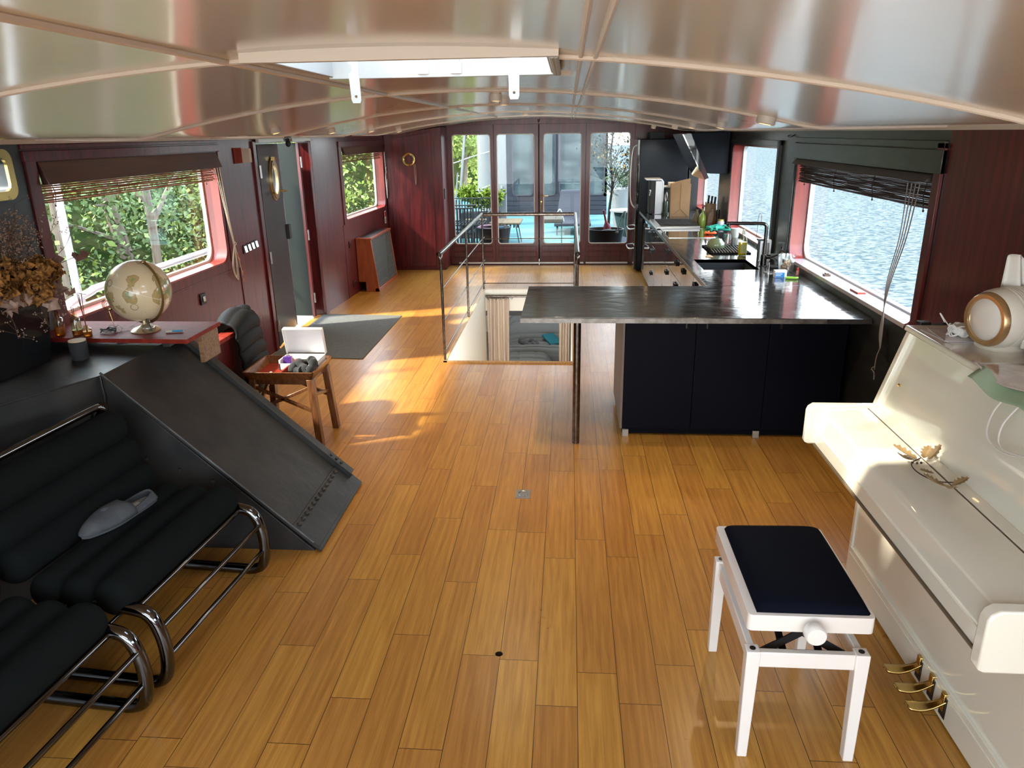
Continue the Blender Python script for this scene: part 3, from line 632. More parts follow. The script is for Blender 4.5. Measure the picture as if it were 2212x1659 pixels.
# ------------------------------------------------------------------ settee back with jacket
sb = thing('red_settee', 'red varnished wooden settee end behind the black steel box, jacket hung on it', 'settee', (-2.45, 4.95, 0))
mb = MB(); mb.box(-2.47, -2.40, 4.45, 5.25, .0, .745); loc(mb.build('back_panel', mahog, bevel=.004), sb)
mb = MB(); mb.box(-2.485, -2.385, 4.44, 5.27, .745, .775); loc(mb.build('top_rail', redwood, bevel=.004), sb)
mb = MB(); mb.box(-2.985, -2.47, 4.45, 5.25, 0, .40); loc(mb.build('seat', mahog, bevel=.004), sb)
jm = mat('quilted_black_nylon', (.010, .011, .013), .6, spec=.15, bump=(40, ONE, .12))
jk = thing('quilted_jacket', 'black quilted puffer jacket draped over the red settee end', 'jacket', (-2.43, 5.15, .775))
mb = MB()
def jf(u, v):     # u across width (y), v over the top from back to front
    y = 4.93+.40*u
    L_ = v*.90-.28     # arclength relative to top
    q = abs(math.sin(v*PI*9))**.6*.016
    bulge = .030*math.sin(PI*u)**.6
    a = max(-1, min(1, L_/.10))
    r = .075+q+bulge
    if abs(L_) <= .10: th = L_/.10*PI/2; x = -2.435+r*math.sin(th); z = .755+r*math.cos(th)
    elif L_ > 0: x = -2.435+r+.03*math.sin((L_-.1)*6)+.02*math.sin(u*7)*(L_-.1); z = .755-(L_-.10)+.03*u*(L_-.1)
    else: x = -2.435-r; z = .755+(L_+.10)
    if abs(u-.5) > .46: x += 0
    return (x+.10*max(0, L_-.1)*(1-u)*.2, y+.03*math.sin(v*8)+.16*max(0, L_-.1)*(u-.2)*.6, z+.035*math.sin(u*PI))
mb.grid(jf, 34, 130)
mb.build('body', jm, jk, solid=.02).matrix_parent_inverse = Matrix.Translation((2.43, -5.15, -.775))
mb = MB(); mb.ball((0, .04, .085), .10, 18, (.75, 1.45, .45), rotx(.2)); mb.ball((.015, .15, .045), .07, 16, (.8, 1.2, .7)); ob = mb.build('hood', jm, jk)
mb = MB(); mb.bar((.095, -.10, -.30), (.11, .12, -.22), .006, .004); mb.build('zip_pocket', blackplastic, jk)
# ------------------------------------------------------------------ folding tray stool
stl = thing('tray_stool', 'brown wooden tray-top stool with crossed stretchers between ramp and doormat', 'stool', (-1.99, 4.93, 0))
x0, x1, y0, y1 = -.262, .248, -.205, .225; zt = .555
def lean(name, a, b_, w_, h_): mb = MB(); mb.bar(a, b_, w_, h_); return mb.build(name, oakdark, stl, bevel=.003)
mb = MB()
for A, B in (((x0, y0), (x1, y0)), ((x1, y0), (x1, y1)), ((x1, y1), (x0, y1)), ((x0, y1), (x0, y0))):
    cx, cy = (A[0]+B[0])/2, (A[1]+B[1])/2; nx, ny = (cx > .1)-(cx < -.1), (cy > .1)-(cy < -.1)
    i = .030
    Ai = (A[0]-(1 if A[0] > 0 else -1)*i, A[1]-(1 if A[1] > 0 else -1)*i); Bi = (B[0]-(1 if B[0] > 0 else -1)*i, B[1]-(1 if B[1] > 0 else -1)*i)
    t_ = .016
    At = (A[0]-nx*t_, A[1]-ny*t_); Bt = (B[0]-nx*t_, B[1]-ny*t_); Ab = (Ai[0]-nx*t_, Ai[1]-ny*t_); Bb = (Bi[0]-nx*t_, Bi[1]-ny*t_)
    mb.hexa([(*Ai, zt-.062), (*Bi, zt-.062), (*Bb, zt-.062), (*Ab, zt-.062), (*A, zt), (*B, zt), (*Bt, zt), (*At, zt)])
mb.build('tray_rim', oakdark, stl, bevel=.002)
mb = MB(); mb.box(x0+.03, x1-.03, y0+.03, y1-.03, zt-.062, zt-.052); mb.box(-.01, .0, y0+.04, y1-.04, zt-.052, zt-.012); mb.build('tray_floor', redwood, stl)
for sx, sy in ((1, -1), (-1, -1), (1, 1), (-1, 1)):
    a = Vector((sx*.205, sy*.165+.01, zt-.06)); b_ = Vector((sx*.235+.01, sy*.185-.005, 0)); lean('leg', a, b_, .054, .046)
mb = MB(); mb.box(x0+.05, x1-.05, y0+.045, y0+.065, zt-.10, zt-.062); mb.box(x0+.05, x1-.05, y1-.065, y1-.045, zt-.10, zt-.062); mb.box(x0+.045, x0+.065, y0+.05, y1-.05, zt-.10, zt-.062); mb.box(x1-.065, x1-.045, y0+.05, y1-.05, zt-.10, zt-.062); mb.build('apron', oakdark, stl, bevel=.002)
for a, b_ in (((-.20, y0+.035, .44), (.21, y0+.035, .26)), ((-.21, y0+.035, .26), (.20, y0+.035, .44)), ((-.20, y1-.035, .44), (.21, y1-.035, .26)), ((.21, y0+.05, .38), (.21, y1-.05, .30)), ((-.21, y0+.05, .26), (-.2, y1-.05, .44))): lean('stretcher', a, b_, .024, .022)
# white box on stool
cardw = mat('white_card', (.78, .78, .80), .6)
wbx = thing('white_box', 'open white cardboard box with raised lid standing in the tray stool', 'box', (-1.925, 5.02, zt-.052))
mb = MB()
for a in ((-.145, -.135, -.075, .095), (.135, .145, -.075, .095)): mb.box(a[0], a[1], a[2], a[3], 0, .075)
mb.box(-.145, .145, -.075, -.068, 0, .05); mb.box(-.145, .145, .09, .097, 0, .075); mb.box(-.145, .145, -.075, .095, 0, .006); mb.build('tray', cardw, wbx, bevel=.001)
mb = MB(); M_ = rotx(.20); mb.obox((0, .11, .175), (.295, .006, .20), M_)
for sx in (-1, 1): mb.obox((sx*.145, .090, .175), (.005, .035, .20), M_)
mb.obox((0, .075, .272), (.29, .04, .005), M_); mb.build('lid', cardw, wbx, bevel=.001)
t = thing('blue_packet', 'small dark blue and purple packet with a white label in the white box', 'packet', (-2.02, 4.995, zt-.046), -.1)
mb = MB(); mb.box(-.031, .031, -.012, .012, 0, .085); mb.build('pack', mat('blue_purple_card', (.03, .03, .22), .3, var=(9, ONE, (.15, .02, .20))), t, bevel=.002)
mb = MB(); mb.box(-.027, .027, -.0128, -.012, .006, .035); mb.build('label', cardw, t)
mb = MB(); mb.box(-.024, .020, -.0135, -.0128, .026, .029); mb.box(-.024, .012, -.0135, -.0128, .018, .021); mb.box(-.024, .018, -.0135, -.0128, .010, .013); mb.build('label_print', mat('print_grey', (.2, .2, .22), .7), t)
pap = [mat('paper_pink', (.70, .42, .36), .7), mat('paper_white', (.75, .74, .72), .7), mat('paper_cream', (.72, .66, .52), .7)]
for i in range(6):
    mb = MB(); cx, cy = -1.95+.025*i, 4.98+jit(.03); a = jit(.8)
    mb.grid(lambda u, v: (cx+(u-.5)*.07*math.cos(a)-(v-.5)*.05*math.sin(a), cy+(u-.5)*.07*math.sin(a)+(v-.5)*.05*math.cos(a), zt-.040+.006*i+.008*math.sin(u*5+i)*math.cos(v*4)), 6, 5)
    tag(mb.build('paper_slip', pap[i % 3], solid=.0008), ('pinkish', 'white', 'cream')[i % 3]+' crumpled paper slip lying '+('at the left', 'at the right')[i//3]+' inside the open white box', 'paper', 'paper slips in the white box')
cl = mat('charcoal_knit', (.016, .018, .021), .9, sheen=.1, bump=(60, ONE, .2))
mb = MB(); mb.tube(cr_pts([(-1.93, 4.80, zt-.02), (-1.90, 4.86, zt+.035), (-1.85, 4.82, zt+.02), (-1.80, 4.78, zt-.01), (-1.78, 4.83, zt+.03), (-1.80, 4.90, zt+.04), (-1.86, 4.90, zt+.02), (-1.92, 4.84, zt-.01), (-1.84, 4.78, zt+.0)], 6), [.018+.016*abs(math.sin(i*.55)) for i in range(49)], 10)
tag(mb.build('dark_glove', cl), 'crumpled charcoal knit glove in the front right corner of the stool tray', 'glove')
mb = MB()
for i in range(4): mb.ball((-2.075+jit(.015), 4.80+jit(.012), zt-.038+i*.006), .012, 8, (1, .8, .7))
tag(mb.build('crumpled_tissue', pap[1]), 'tiny crumpled white tissue in the left half of the stool tray', 'tissue')
# ------------------------------------------------------------------ tubular sofa units
so_ = thing('tubular_sofa', 'black roll-cushion seat on dark chrome tubes, next to the steel ramp, slipper on it', 'sofa', (-1.50, 3.13, 0), -math.radians(4.86), 'black roll sofa units')
fab = mat('black_stretch_fabric', (.0045, .0062, .0065), .95, spec=.15, bump=(120, ONE, .05))
LN = .82
def roll(x, z, r, y0=.04, y1=-LN-.04):
    prof = []; n = 8
    L_ = y0-y1
    prof = [(r*math.sin(PI/2*i/n), .06*(1-math.cos(PI/2*i/n))) for i in range(n+1)]+[(r, L_*.5)]+[(r*math.sin(PI/2*(n-i)/n), L_-.06*(1-math.cos(PI/2*(n-i)/n))) for i in range(n+1)]
    mb = MB(); mb.lathe(prof, (x, y0, z), 32, rotx(PI/2)); mb.build('cushion_roll', fab, so_)
for x, z in ((-.180, .412), (-.325, .408), (-.465, .412)): roll(x, z, .080)
for x, z in ((-.605, .515), (-.655, .645), (-.705, .780)): roll(x, z, .080)
prof = [(-.28, .385), (-.10, .372), (-.035, .345), (-.004, .27), (.004, .17), (-.015, .07), (-.07, .032), (-.16, .028), (-.50, .028), (-.70, .03), (-.78, .07), (-.80, .16), (-.80, .60), (-.79, .80), (-.76, .865), (-.735, .875)]
for y in (0, -LN):
    mb = MB(); mb.tube(cr_pts([(x, y, z) for x, z in prof], 6), .026, 14); mb.build('side_frame', chrome, so_)
for x, z, r, nm in ((-.095, .368, .011, 'front_bar'), (.0, .292, .011, 'front_bar'), (.0, .150, .011, 'front_bar'), (-.50, .036, .009, 'base_bar'), (-.40, .34, .011, 'seat_bar')):
    mb = MB(); mb.cyl((x, 0, z), (x, -LN, z), r, 12); mb.build(nm, chrome, so_)
mb = MB(); mb.tube(cr_pts([(-.735, .0, .845), (-.738, -.03, .878), (-.74, -.10, .888), (-.74, -LN+.1, .888), (-.738, -LN+.03, .878), (-.735, -LN, .845)], 5), .017, 12); mb.build('back_rail', chrome, so_)
d_ = Vector((math.sin(math.radians(4.86)), math.cos(math.radians(4.86)), 0))
so2 = dup(so_, tuple(Vector((-1.50, 3.13, 0))-d_*.955), -math.radians(4.86)-.0, 'black roll-cushion seat on dark chrome tubes, cut by the lower left picture corner')
# slipper
slm = mat('grey_suede', (.055, .062, .072), .95, spec=.1, bump=(80, ONE, .1), var=(14, ONE, (.085, .092, .10)))
sl = thing('slipper', 'single grey suede slipper lying on the black roll sofa', 'slipper', (-1.985, 2.80, .497), math.radians(-107)); sl.scale = (1.32, 1.25, 1.2)
def slip_out(u):      # outline halfwidth along length 0..1 heel->toe
    return .040*(max(0, math.sin(PI*min(1, max(0, u))))**.32)*(1+.26*math.exp(-((u-.70)/.24)**2))
SL = .30
mb = MB(); poly = [(SL*(i/30-.5), slip_out(i/30)) for i in range(31)]+[(SL*(i/30-.5), -slip_out(i/30)) for i in range(30, -1, -1)]
mb.prism(poly[1:-1], XY(0), 0, .012); mb.build('sole', mat('slipper_sole', (.06, .065, .07), .8), sl, bevel=.004)
mb = MB()
def vamp(u, v):   # toe part
    e_ = abs(math.cos(PI*v))**1.5
    s = (.46-.07*e_)+(.54+.07*e_)*math.sin(u*PI/2); a = PI*v; hw = slip_out(s)+.004*(1-u); hh = .058*max(0, 1-min(1, max(0, (s-.42)/.58))**2.6)**.5*(.62+.38*(1-abs(u-.2)))
    return (SL*(s-.5), hw*math.copysign(abs(math.cos(a))**.8, math.cos(a)), .010+hh*max(0, math.sin(a))**.75)
mb.grid(vamp, 18, 18); mb.build('upper', slm, sl, solid=.004)
mb = MB()
def heel(u, v):
    q = abs(2*u-1)**1.6; s = .44*q; sg = 1 if u > .5 else -1
    h = .020+.018*(1-q)
    return (SL*(s-.5)+.018*v*(1-q), sg*slip_out(s+.0005)*(1-.10*v), .008+h*v)
mb.grid(heel, 20, 6); mb.build('heel_cup', slm, sl, solid=.006)
mb = MB(); mb.plate([(SL*(i/20*.62-.46), slip_out(i/20*.62+.04)*.82) for i in range(21)]+[(SL*(i/20*.62-.46), -slip_out(i/20*.62+.04)*.82) for i in range(20, -1, -1)], [], XY(0), .012, .016); mb.build('insole', mat('beige_insole', (.24, .235, .20), .9, spec=.1), sl)
mb = MB(); mb.box(-.085, -.045, -.014, .012, .0165, .0175); mb.build('size_label', mat('label_grey', (.5, .5, .5), .7), sl)
mb = MB(); mb.lathe([(0, .066), (.011, .066), (.012, .064)], (.045, .0, 0), 6, roty(.12)); mb.tube([(.04, .004, .0675), (.047, -.003, .067), (.052, .005, .066)], .0012, 4); mb.build('badge', mat('badge_silver', (.12, .13, .16), .7, spec=.1), sl)
# ------------------------------------------------------------------ left doorway
# open grey leaf with porthole
lf = thing('ship_door', 'charcoal steel door leaf with a brass porthole in the left doorway', 'door', (-3.0, 7.215, 0))
hy = Vector((-.15, .93, 0)).normalized()      # direction of the leaf
ang = math.atan2(hy.y, hy.x)
lf.rotation_euler = (0, 0, ang)
mb = MB(); mb.plate([(0, .03), (.93, .03), (.93, 2.03), (0, 2.03)], [circ(.54, 1.68, .125, 28, .155)], XZ(0), -.02, .02); mb.build('panel', darkpaint, lf, bevel=.003)
for w_, nm in ((-.02, 'porthole_ring'),):
    mb = MB(); mb.plate(circ(.54, 1.68, .185, 32, .215), [circ(.54, 1.68, .150, 32, .178)], XZ(0), -.035, -.018); mb.plate(circ(.54, 1.68, .165, 32, .195), [circ(.54, 1.68, .122, 32, .150)], XZ(0), -.050, -.018)
    pr = mb.build(nm, mat('aged_brass_ring', (.50, .40, .24), .3, metal=.8), lf, bevel=.005)
    mb = MB(); mb.box(.50, .58, -.065, -.03, 1.87, 1.905); mb.cyl((.36, -.05, 1.56), (.30, -.08, 1.55), .010, 8); mb.cyl((.66, -.05, 1.56), (.76, -.10, 1.55), .010, 8); mb.build('clamp', brass, pr)
mb = MB(); mb.prism(circ(.54, 1.68, .125, 28, .155), XZ(0), -.003, .003); mb.build('glass_pane', glass, lf)
for z in (.25, .95, 1.78): mb = MB(); mb.cyl((0, -.03, z-.06), (0, -.03, z+.06), .012, 10); mb.build('hinge', steel, lf)
mb = MB(); mb.box(.932, .945, -.024, .024, .03, 2.03); mb.build('edge_strip', mat('alu_edge', (.45, .47, .47), .3, metal=.8), lf)
mb = MB(); mb.box(.90, 1.0, -.055, -.02, 1.02, 1.18); mb.build('lock_box', blackplastic, lf, bevel=.003)
# second leaf folded outwards
dkp = mat('outer_door_green', (.010, .014, .012), .5, spec=.2)
l2 = thing('ship_door', 'plain charcoal door leaf with brown wooden edge, folded outside the left doorway', 'door', (-3.06, 8.60, 0), PI-.04)
mb = MB(); mb.box(.03, .72, -.02, .02, .03, 2.03); mb.build('panel', dkp, l2, bevel=.003)
mb = MB(); mb.box(.0, .03, -.024, .024, .02, 2.03); mb.build('wooden_edge', mahog, l2)
for z in (.25, 1.0, 1.82): mb = MB(); mb.cyl((-.008, -.0, z-.06), (-.008, -.0, z+.06), .012, 10); mb.build('hinge', steel, l2)
mb = MB(); mb.box(-3.9, -3.0, 7.1, 8.9, -.10, -.012); struct(mb.build('floor.001', mat('pale_deck_tile', (.55, .48, .38), .6)))
mb = MB(); mb.box(-3.0, -2.985, 7.17, 7.20, 0, 2.05); trim(mb, mat('metal_jamb', (.3, .28, .26), .3, metal=.6))
# holder block and lamp above door
mb = MB(); mb.box(-3.0, -2.92, 6.88, 6.93, 1.88, 2.0); tag(mb.build('door_closer_block', mat('ivory_plastic', (.66, .62, .52), .5)), 'small ivory plastic box high on the wall beside the porthole door', 'box')
mb = MB(); mb.box(-3.0, -2.99, 6.72, 6.88, 1.875, 2.01); trim(mb, redwood)
mb = MB(); mb.tube([(-2.96, 7.98, 2.10), (-2.96, 7.98, 2.06)], .01, 8); mb.ball((-2.95, 7.98, 2.03), .03, 12, (1, .8, 1.2)); mb.box(-2.98, -2.94, 7.9, 8.06, 2.085, 2.10)
tag(mb.build('door_sensor', blackplastic), 'small black fitting hanging over the gap of the left doorway', 'fitting')
for k, (a, b_) in enumerate(((7.22, 7.86), (8.12, 8.72))): mb = MB(); mb.box(-2.985, -2.955, a, b_, 2.05, 2.085); trim(mb, mat('metal_head', (.6, .58, .54), .35, metal=.5))
# doormat
mb = MB(); mb.prism([(-3.02, 8.78), (-2.02, 8.70), (-2.02, 6.88), (-2.98, 6.95)], XY(0), .001, .009)
tag(mb.build('doormat', mat('grey_doormat', (.115, .125, .125), .95, bump=(220, ONE, .5), var=(60, ONE, (.085, .092, .095))), bevel=.003), 'large grey doormat inside the left doorway', 'doormat')
# switches
for i in range(4):
    y = 6.70+i*.085
    t = thing('light_switch', 'chrome rocker switch, %s in the row of four on the red wall' % ('first from the window', 'second from the window', 'third from the window', 'nearest the porthole door')[i], 'switch', (-3.0, y, 1.115+i*.004), 0, 'chrome rocker switches')
    mb = MB(); mb.box(0, .010, -.036, .036, -.04, .04); mb.build('plate', blackplastic, t, bevel=.003)
    mb = MB(); mb.hexa([(.010, -.026, -.030), (.024, -.026, -.030), (.024, .026, -.030), (.010, .026, -.030), (.010, -.026, .030), (.013, -.026, .030), (.013, .026, .030), (.010, .026, .030)]); mb.build('rocker', mat('chrome_switch', (.6, .58, .56), .15, metal=1), t, bevel=.003)
t = thing('wall_socket', 'dark square socket on the red panel under the left window', 'socket', (-3.0, 5.78, .845))
mb = MB(); mb.box(0, .014, -.045, .045, -.045, .045); mb.build('plate', blackplastic, t, bevel=.003); mb = MB(); mb.box(.014, .022, -.02, .02, -.022, .022); mb.build('rocker', steel, t, bevel=.003)
for y, z, d in ((9.93, .70, 'upper small dark socket on the red wall left of the heater'), (9.97, .16, 'lower small dark socket near the floor left of the heater')):
    t = thing('wall_socket', d, 'socket', (xl(y), y, z)); mb = MB(); mb.box(0, .012, -.045, .045, -.045, .045); mb.build('plate', mat('brown_plastic', (.05, .01, .01), .4), t, bevel=.003); mb = MB(); mb.cyl((.012, 0, 0), (.016, 0, 0), .02, 14); mb.build('insert', blackplastic, t)
mb = MB(); mb.box(xl(11.95)+.002, xl(11.95)+.006, 11.66, 11.76, .78, .97); o = mb.build('safety_sign', mat('sign_white', (.7, .68, .66), .5)); tag(o, 'small red and white notice on the wall under the far left window', 'sign')
mb = MB(); mb.box(xl(11.95)+.006, xl(11.95)+.008, 11.67, 11.75, .88, .955); mb.build('red_field', mat('sign_red', (.6, .03, .03), .5), o)
mb = MB(); [mb.box(xl(11.95)+.006, xl(11.95)+.008, 11.675, 11.745, .80+.018*i, .808+.018*i) for i in range(3)]; mb.build('print', blackplastic, o)
# heater
ht = thing('heater_cabinet', 'orange varnished wooden heater cover with slatted grille against the left wall', 'heater', (-2.8, 10.75, 0))
mb = MB(); X0, XT, XB = -2.945, -2.735, -2.655
def hp(y): return [(X0, y, .0), (XB, y, .0), (XT, y, .735), (X0, y, .735)]
for y in (10.16, 11.30):
    A = hp(y); B = [(p[0], p[1]+.035, p[2]) for p in A]
    mb2 = MB(); pts = [(X0, .14), (X0+.10, .14), (X0+.10, 0), (XB, 0), (XT, .735), (X0, .735)]; mb2.prism(pts, XZ(y), 0, .035); loc(mb2.build('side_panel', orangewood, bevel=.003), ht)
mb2 = MB(); mb2.hexa([(XB-.06, 10.16, 0), (XB, 10.16, 0), (XB, 11.335, 0), (XB-.06, 11.335, 0), (XB-.065, 10.16, .05), (XB-.005, 10.16, .05), (XB-.005, 11.335, .05), (XB-.065, 11.335, .05)]); mb2.box(X0, XT+.012, 10.15, 11.345, .725, .75)
loc(mb2.build('frame', orangewood, bevel=.003), ht)
mb2 = MB(); mb2.box(X0+.03, XT-.03, 10.25, 11.25, .752, .755); loc(mb2.build('top_grille', blackplastic), ht)
mb2 = MB()
for i in range(34):
    z = .06+.67*i/34; x = XB-(XB-XT)*z/.735-.012; mb2.box(x-.004, x+.004, 10.195, 11.30, z, z+.010)
mb2.box(XT-.075, XT-.07, 10.2, 11.3, .03, .72); loc(mb2.build('grille', mat('grey_grille', (.12, .13, .13), .5)), ht)
# ------------------------------------------------------------------ blinds
bamb = mat('brown_bamboo', (.15, .055, .025), .55, var=(8, (20, 2, 20), (.28, .13, .05)))
bdark = mat('dark_bamboo', (.020, .009, .008), .5, var=(8, (20, 2, 20), (.045, .02, .016)))
vald = mat('dark_valance', (.035, .010, .009), .3, coat=.4, var=(5, (8, .6, 8), (.07, .02, .014)))
def blind(label, y0, y1, side, ztop, drop, zsl, nsl, m, vm, vh, cord, sagn=0):
    t = thing('roll_up_blind', label, 'blind', (0, (y0+y1)/2, ztop))
    s = 1 if side < 0 else -1; xb = (xl((y0+y1)/2) if side < 0 else XR)
    sk_ = (xl(y1)-xl(y0))/(y1-y0) if side < 0 else 0
    def X(y, off): return xb+sk_*(y-(y0+y1)/2)+s*off
    mb = MB(); mb.hexa([(X(y0, .010), y0, ztop-vh), (X(y0, .055), y0, ztop-vh-.0), (X(y1, .055), y1, ztop-vh), (X(y1, .010), y1, ztop-vh), (X(y0, .0), y0, ztop), (X(y0, .012), y0, ztop), (X(y1, .012), y1, ztop), (X(y1, .0), y1, ztop)])
    loc(mb.build('valance', vm, bevel=.002), t)
    st = []
    for i in range(nsl):
        z = ztop-vh-.002-drop*i/nsl; off = -.03+.012*math.sin(i*2.1)
        mb = MB(); dz = jit(.002); mb.tube([(X(y, off+jit(.003)), y, z+dz+zsl*(y-y0)/(y1-y0)+.002*math.sin(y*9+i)) for y in [y0+.02+(y1-y0-.04)*k/8 for k in range(9)]], .0048, 6); loc(mb.build('slat', m), t)
    for k in range(4):
        y = y0+.12+(y1-y0-.3)*k/3; mb = MB(); mb.tube([(X(y, -.02), y, ztop-vh), (X(y, -.012), y+.01, ztop-vh-drop*.5), (X(y, -.02), y, ztop-vh-drop-.012)], .003, 5); mb.ball((X(y, -.02), y, ztop-vh-drop-.012+zsl*.5), .007, 8); loc(mb.build('string_tie', m), t)
    return t
blind('brown bamboo blind rolled up at the top of the large left window', 4.14, 6.36, -1, 1.985, .115, 0, 9, bamb, vald, .125, None)
blind('brown bamboo blind rolled up over the far left window', 9.9, 11.8, -1, 1.955, .10, 0, 8, bamb, vald, .10, None)
blind('dark slatted blind rolled up at the top of the large right window', 4.25, 6.76, 1, 1.862, .150, 0, 27, bdark, refldark, .045, None)
def cords(label, pts_list, m, knots=(), r=.0028, name='blind_cord'):
    mb = MB()
    for P in pts_list: mb.tube(cr_pts(P, 6), r, 5)
    o = mb.build(name, m)
    for kx, s in knots:
        mb = MB(); mb.ball(kx, s, 10, (.75, .75, 1.5)); mb.build('toggle', mat('toggle_wood', (.40, .14, .05), .5), o)
    return tag(o, label, 'cord')
crm = mat('cream_cord', (.55, .45, .33), .8); crg = mat('grey_cord', (.20, .18, .17), .8)
yy = 6.28; X_ = -2.975
cords('cream blind cords with wooden toggles hanging beside the large left window', [[(X_, yy, 1.86), (X_+.01, yy+.06, 1.5), (X_, yy+.16, 1.20)], [(X_, yy+.04, 1.86), (X_+.01, yy+.08, 1.5), (X_, yy+.17, 1.20)], [(X_, yy+.08, 1.86), (X_, yy+.14, 1.4), (X_, yy+.18, 1.20)],
 [(X_, yy+.17, 1.20), (X_, yy+.08, 1.02), (X_, yy+.13, .90), (X_, yy+.16, 1.0), (X_, yy+.17, 1.2)], [(X_, yy+.17, 1.20), (X_, yy+.10, 1.0), (X_, yy+.16, .88), (X_, yy+.18, 1.02), (X_, yy+.17, 1.2)], [(X_, yy+.17, 1.20), (X_, yy+.22, 1.06), (X_, yy+.26, .90)], [(X_, yy+.155, 1.23), (X_+.01, yy+.19, 1.2), (X_, yy+.17, 1.18)]], crm,
 [((X_, yy+.23, 1.05), .012), ((X_, yy+.20, 1.09), .011), ((X_, yy+.26, .93), .012), ((X_, yy+.25, .86), .011)], .0035)
xx = xl(11.9)+.02
cords('thin white blind cord looped on a hook at the far left window', [[(xx, 11.86, 1.86), (xx, 11.88, 1.6), (xx, 11.90, 1.55)], [(xx, 11.90, 1.58), (xx, 11.96, 1.52), (xx, 11.92, 1.40), (xx, 11.88, 1.15), (xx, 11.86, 1.45), (xx, 11.90, 1.58)], [(xx, 11.9, 1.58), (xx, 11.93, 1.62), (xx, 11.96, 1.57), (xx, 11.92, 1.54)]], mat('white_cord', (.7, .68, .62), .8), (), .005)
xx = XR-.03
cords('long dark cords of the right window blind, knotted at the end', [[(xx, 4.50-.05*k, 1.80), (xx, 4.50-.03*k, 1.5), (xx+.0, 4.58-.015*k, 1.2), (xx-.03, 4.47+.012*k, .94), (xx-.04, 4.44, .84)] for k in range(4)]+[[(xx-.04, 4.44, .84), (xx-.05, 4.45, .78), (xx-.05, 4.45, .70)], [(xx-.05, 4.45, .72), (xx-.06, 4.47, .70), (xx-.05, 4.45, .68), (xx-.05, 4.44, .64)]], crg, (), .0035)
# ------------------------------------------------------------------ railing round the stairwell
rl = thing('stair_railing', 'worn steel tube railing around the stairwell opening', 'railing', (-.5, 8.5, 0))
XL_, XRr, YN, YF_, ZR = HX0-.015, HX1+.035, 6.82, 10.27, 1.055
def rpart(name, pts, r, n=12, m=steeltube): mb = MB(); mb.tube(pts, r, n); return loc(mb.build(name, m), rl)
for X_ in (XL_, XRr):
    rpart('handrail', cr_pts([(X_, YN-.005, ZR-.10), (X_, YN-.01, ZR-.03), (X_, YN+.05, ZR), (X_, YN+.2, ZR), (X_, YF_, ZR)], 5), .021, 14)
rpart('handrail', [(XL_, YF_, ZR-.005), (XRr, YF_, ZR-.005)], .024, 14)
for X_, Y_ in ((XL_, YN), (XL_, 8.6), (XL_, YF_), (XRr, YN), (XRr, 8.6), (XRr, YF_)):
    rpart('post', [(X_, Y_, 0), (X_, Y_, ZR-.02)], .013, 10)
for z in (.72, .40, .10):
    a = rpart('thin_rod', cr_pts([(XL_, YN, z), (XL_, YF_-.1, z), (XL_+.02, YF_-.02, z), (XL_+.1, YF_, z), (XRr, YF_, z)], 5), .006, 8)
for z in (.72, .40, .10): rpart('thin_rod', [(XRr, YN, z), (XRr, YF_, z)], .006, 8)
mb = MB(); mb.plate([(HX0-.03, HY0), (HX1, HY0), (HX1, HY1+.03), (HX0-.03, HY1+.03)], [[(HX0+.0, HY0+.002), (HX1-.001, HY0+.002), (HX1-.001, HY1), (HX0+.0, HY1)]], XY(0), -.02, .02)
trim(mb, lip)
# ------------------------------------------------------------------ stairwell and lower cabin
ZB = -2.25
mb = MB(); mb.box(HX0-.03, HX0+.005, HY0, HY1, -2.25, .016); struct(mb.build('wall_stairs_left', cream))
mb = MB(); mb.box(HX1-.005, HX1+.03, HY0, HY1, -2.25, .016); struct(mb.build('wall_stairs_right', cream))
mb = MB(); mb.box(HX0, HX1, HY1-.006, HY1+.06, -.29, .016); struct(mb.build('wall_stairs_header', cream))
mb = MB(); mb.box(-3.0, 2.0, HY0-.1, 16.6, ZB-.04, ZB); struct(mb.build('floor.002', mat('lower_floor_boards', (.42, .38, .32), .5, var=(3, (30, 1, 1), (.25, .22, .18)))))
mb = MB(); mb.box(-3.0, 2.0, 16.5, 16.6, ZB, -.1); mb.box(-3.1, -3.0, HY1, 16.6, ZB, -.1); mb.box(1.9, 2.0, HY1, 16.6, ZB, -.1); struct(mb.build('wall_lower', cream))
mb = MB(); mb.box(HX0-1.6, HX1+1.6, 12.9, 12.96, -1.0, -.14); struct(mb.build('trim_92', mat('dark_beam', (.03, .03, .03), .6)))
mb = MB(); mb.box(-3.1, 2.0, HY1+.06, 16.6, -.13, -.095); struct(mb.build('ceiling.001', cream))
cdl = bpy.data.lights.new('cabin_fill', 'AREA'); cdl.energy = 55; cdl.size = 1.2; cdl.color = (1, .95, .88); cdo = bpy.data.objects.new('cabin_fill', cdl); C.objects.link(cdo); cdo.location = (-.5, 13.6, -.2)  # added fill light for the lower cabin, no fitting behind it
rod = thing('curtain_rod', 'steel curtain rod at the far end of the stairwell', 'curtain rod', (-.5, HY1-.04, -.075))
mb = MB(); mb.cyl((-.66, 0, 0), (.54, 0, 0), .016, 12); mb.build('rod', steeltube, rod)
for i in range(7): mb = MB(); mb.tube([(-.62+.055*i+.014*math.cos(a), jit(.004), -.012+.028*math.sin(a)) for a in [k*PI/7 for k in range(14)]], .003, 5, True); mb.build('ring', blackplastic, rod)
curt = mat('beige_curtain', (.60, .50, .40), .9, sheen=.2)
def curtain(x0, x1, label, folds):
    mb = MB(); mb.grid(lambda u, v: (x0+(x1-x0)*(u+.03*math.sin(v*3+u*9)), HY1-.06+.052*math.sin(u*folds*2*PI+.6*math.sin(v*4))*(.6+.4*v), -.10-v*2.1), 80, 24)
    return tag(mb.build('curtain', curt, solid=.004), label, 'curtain')
curtain(HX0+.03, HX0+.34, 'beige curtain gathered at the left side of the stairwell', 5)
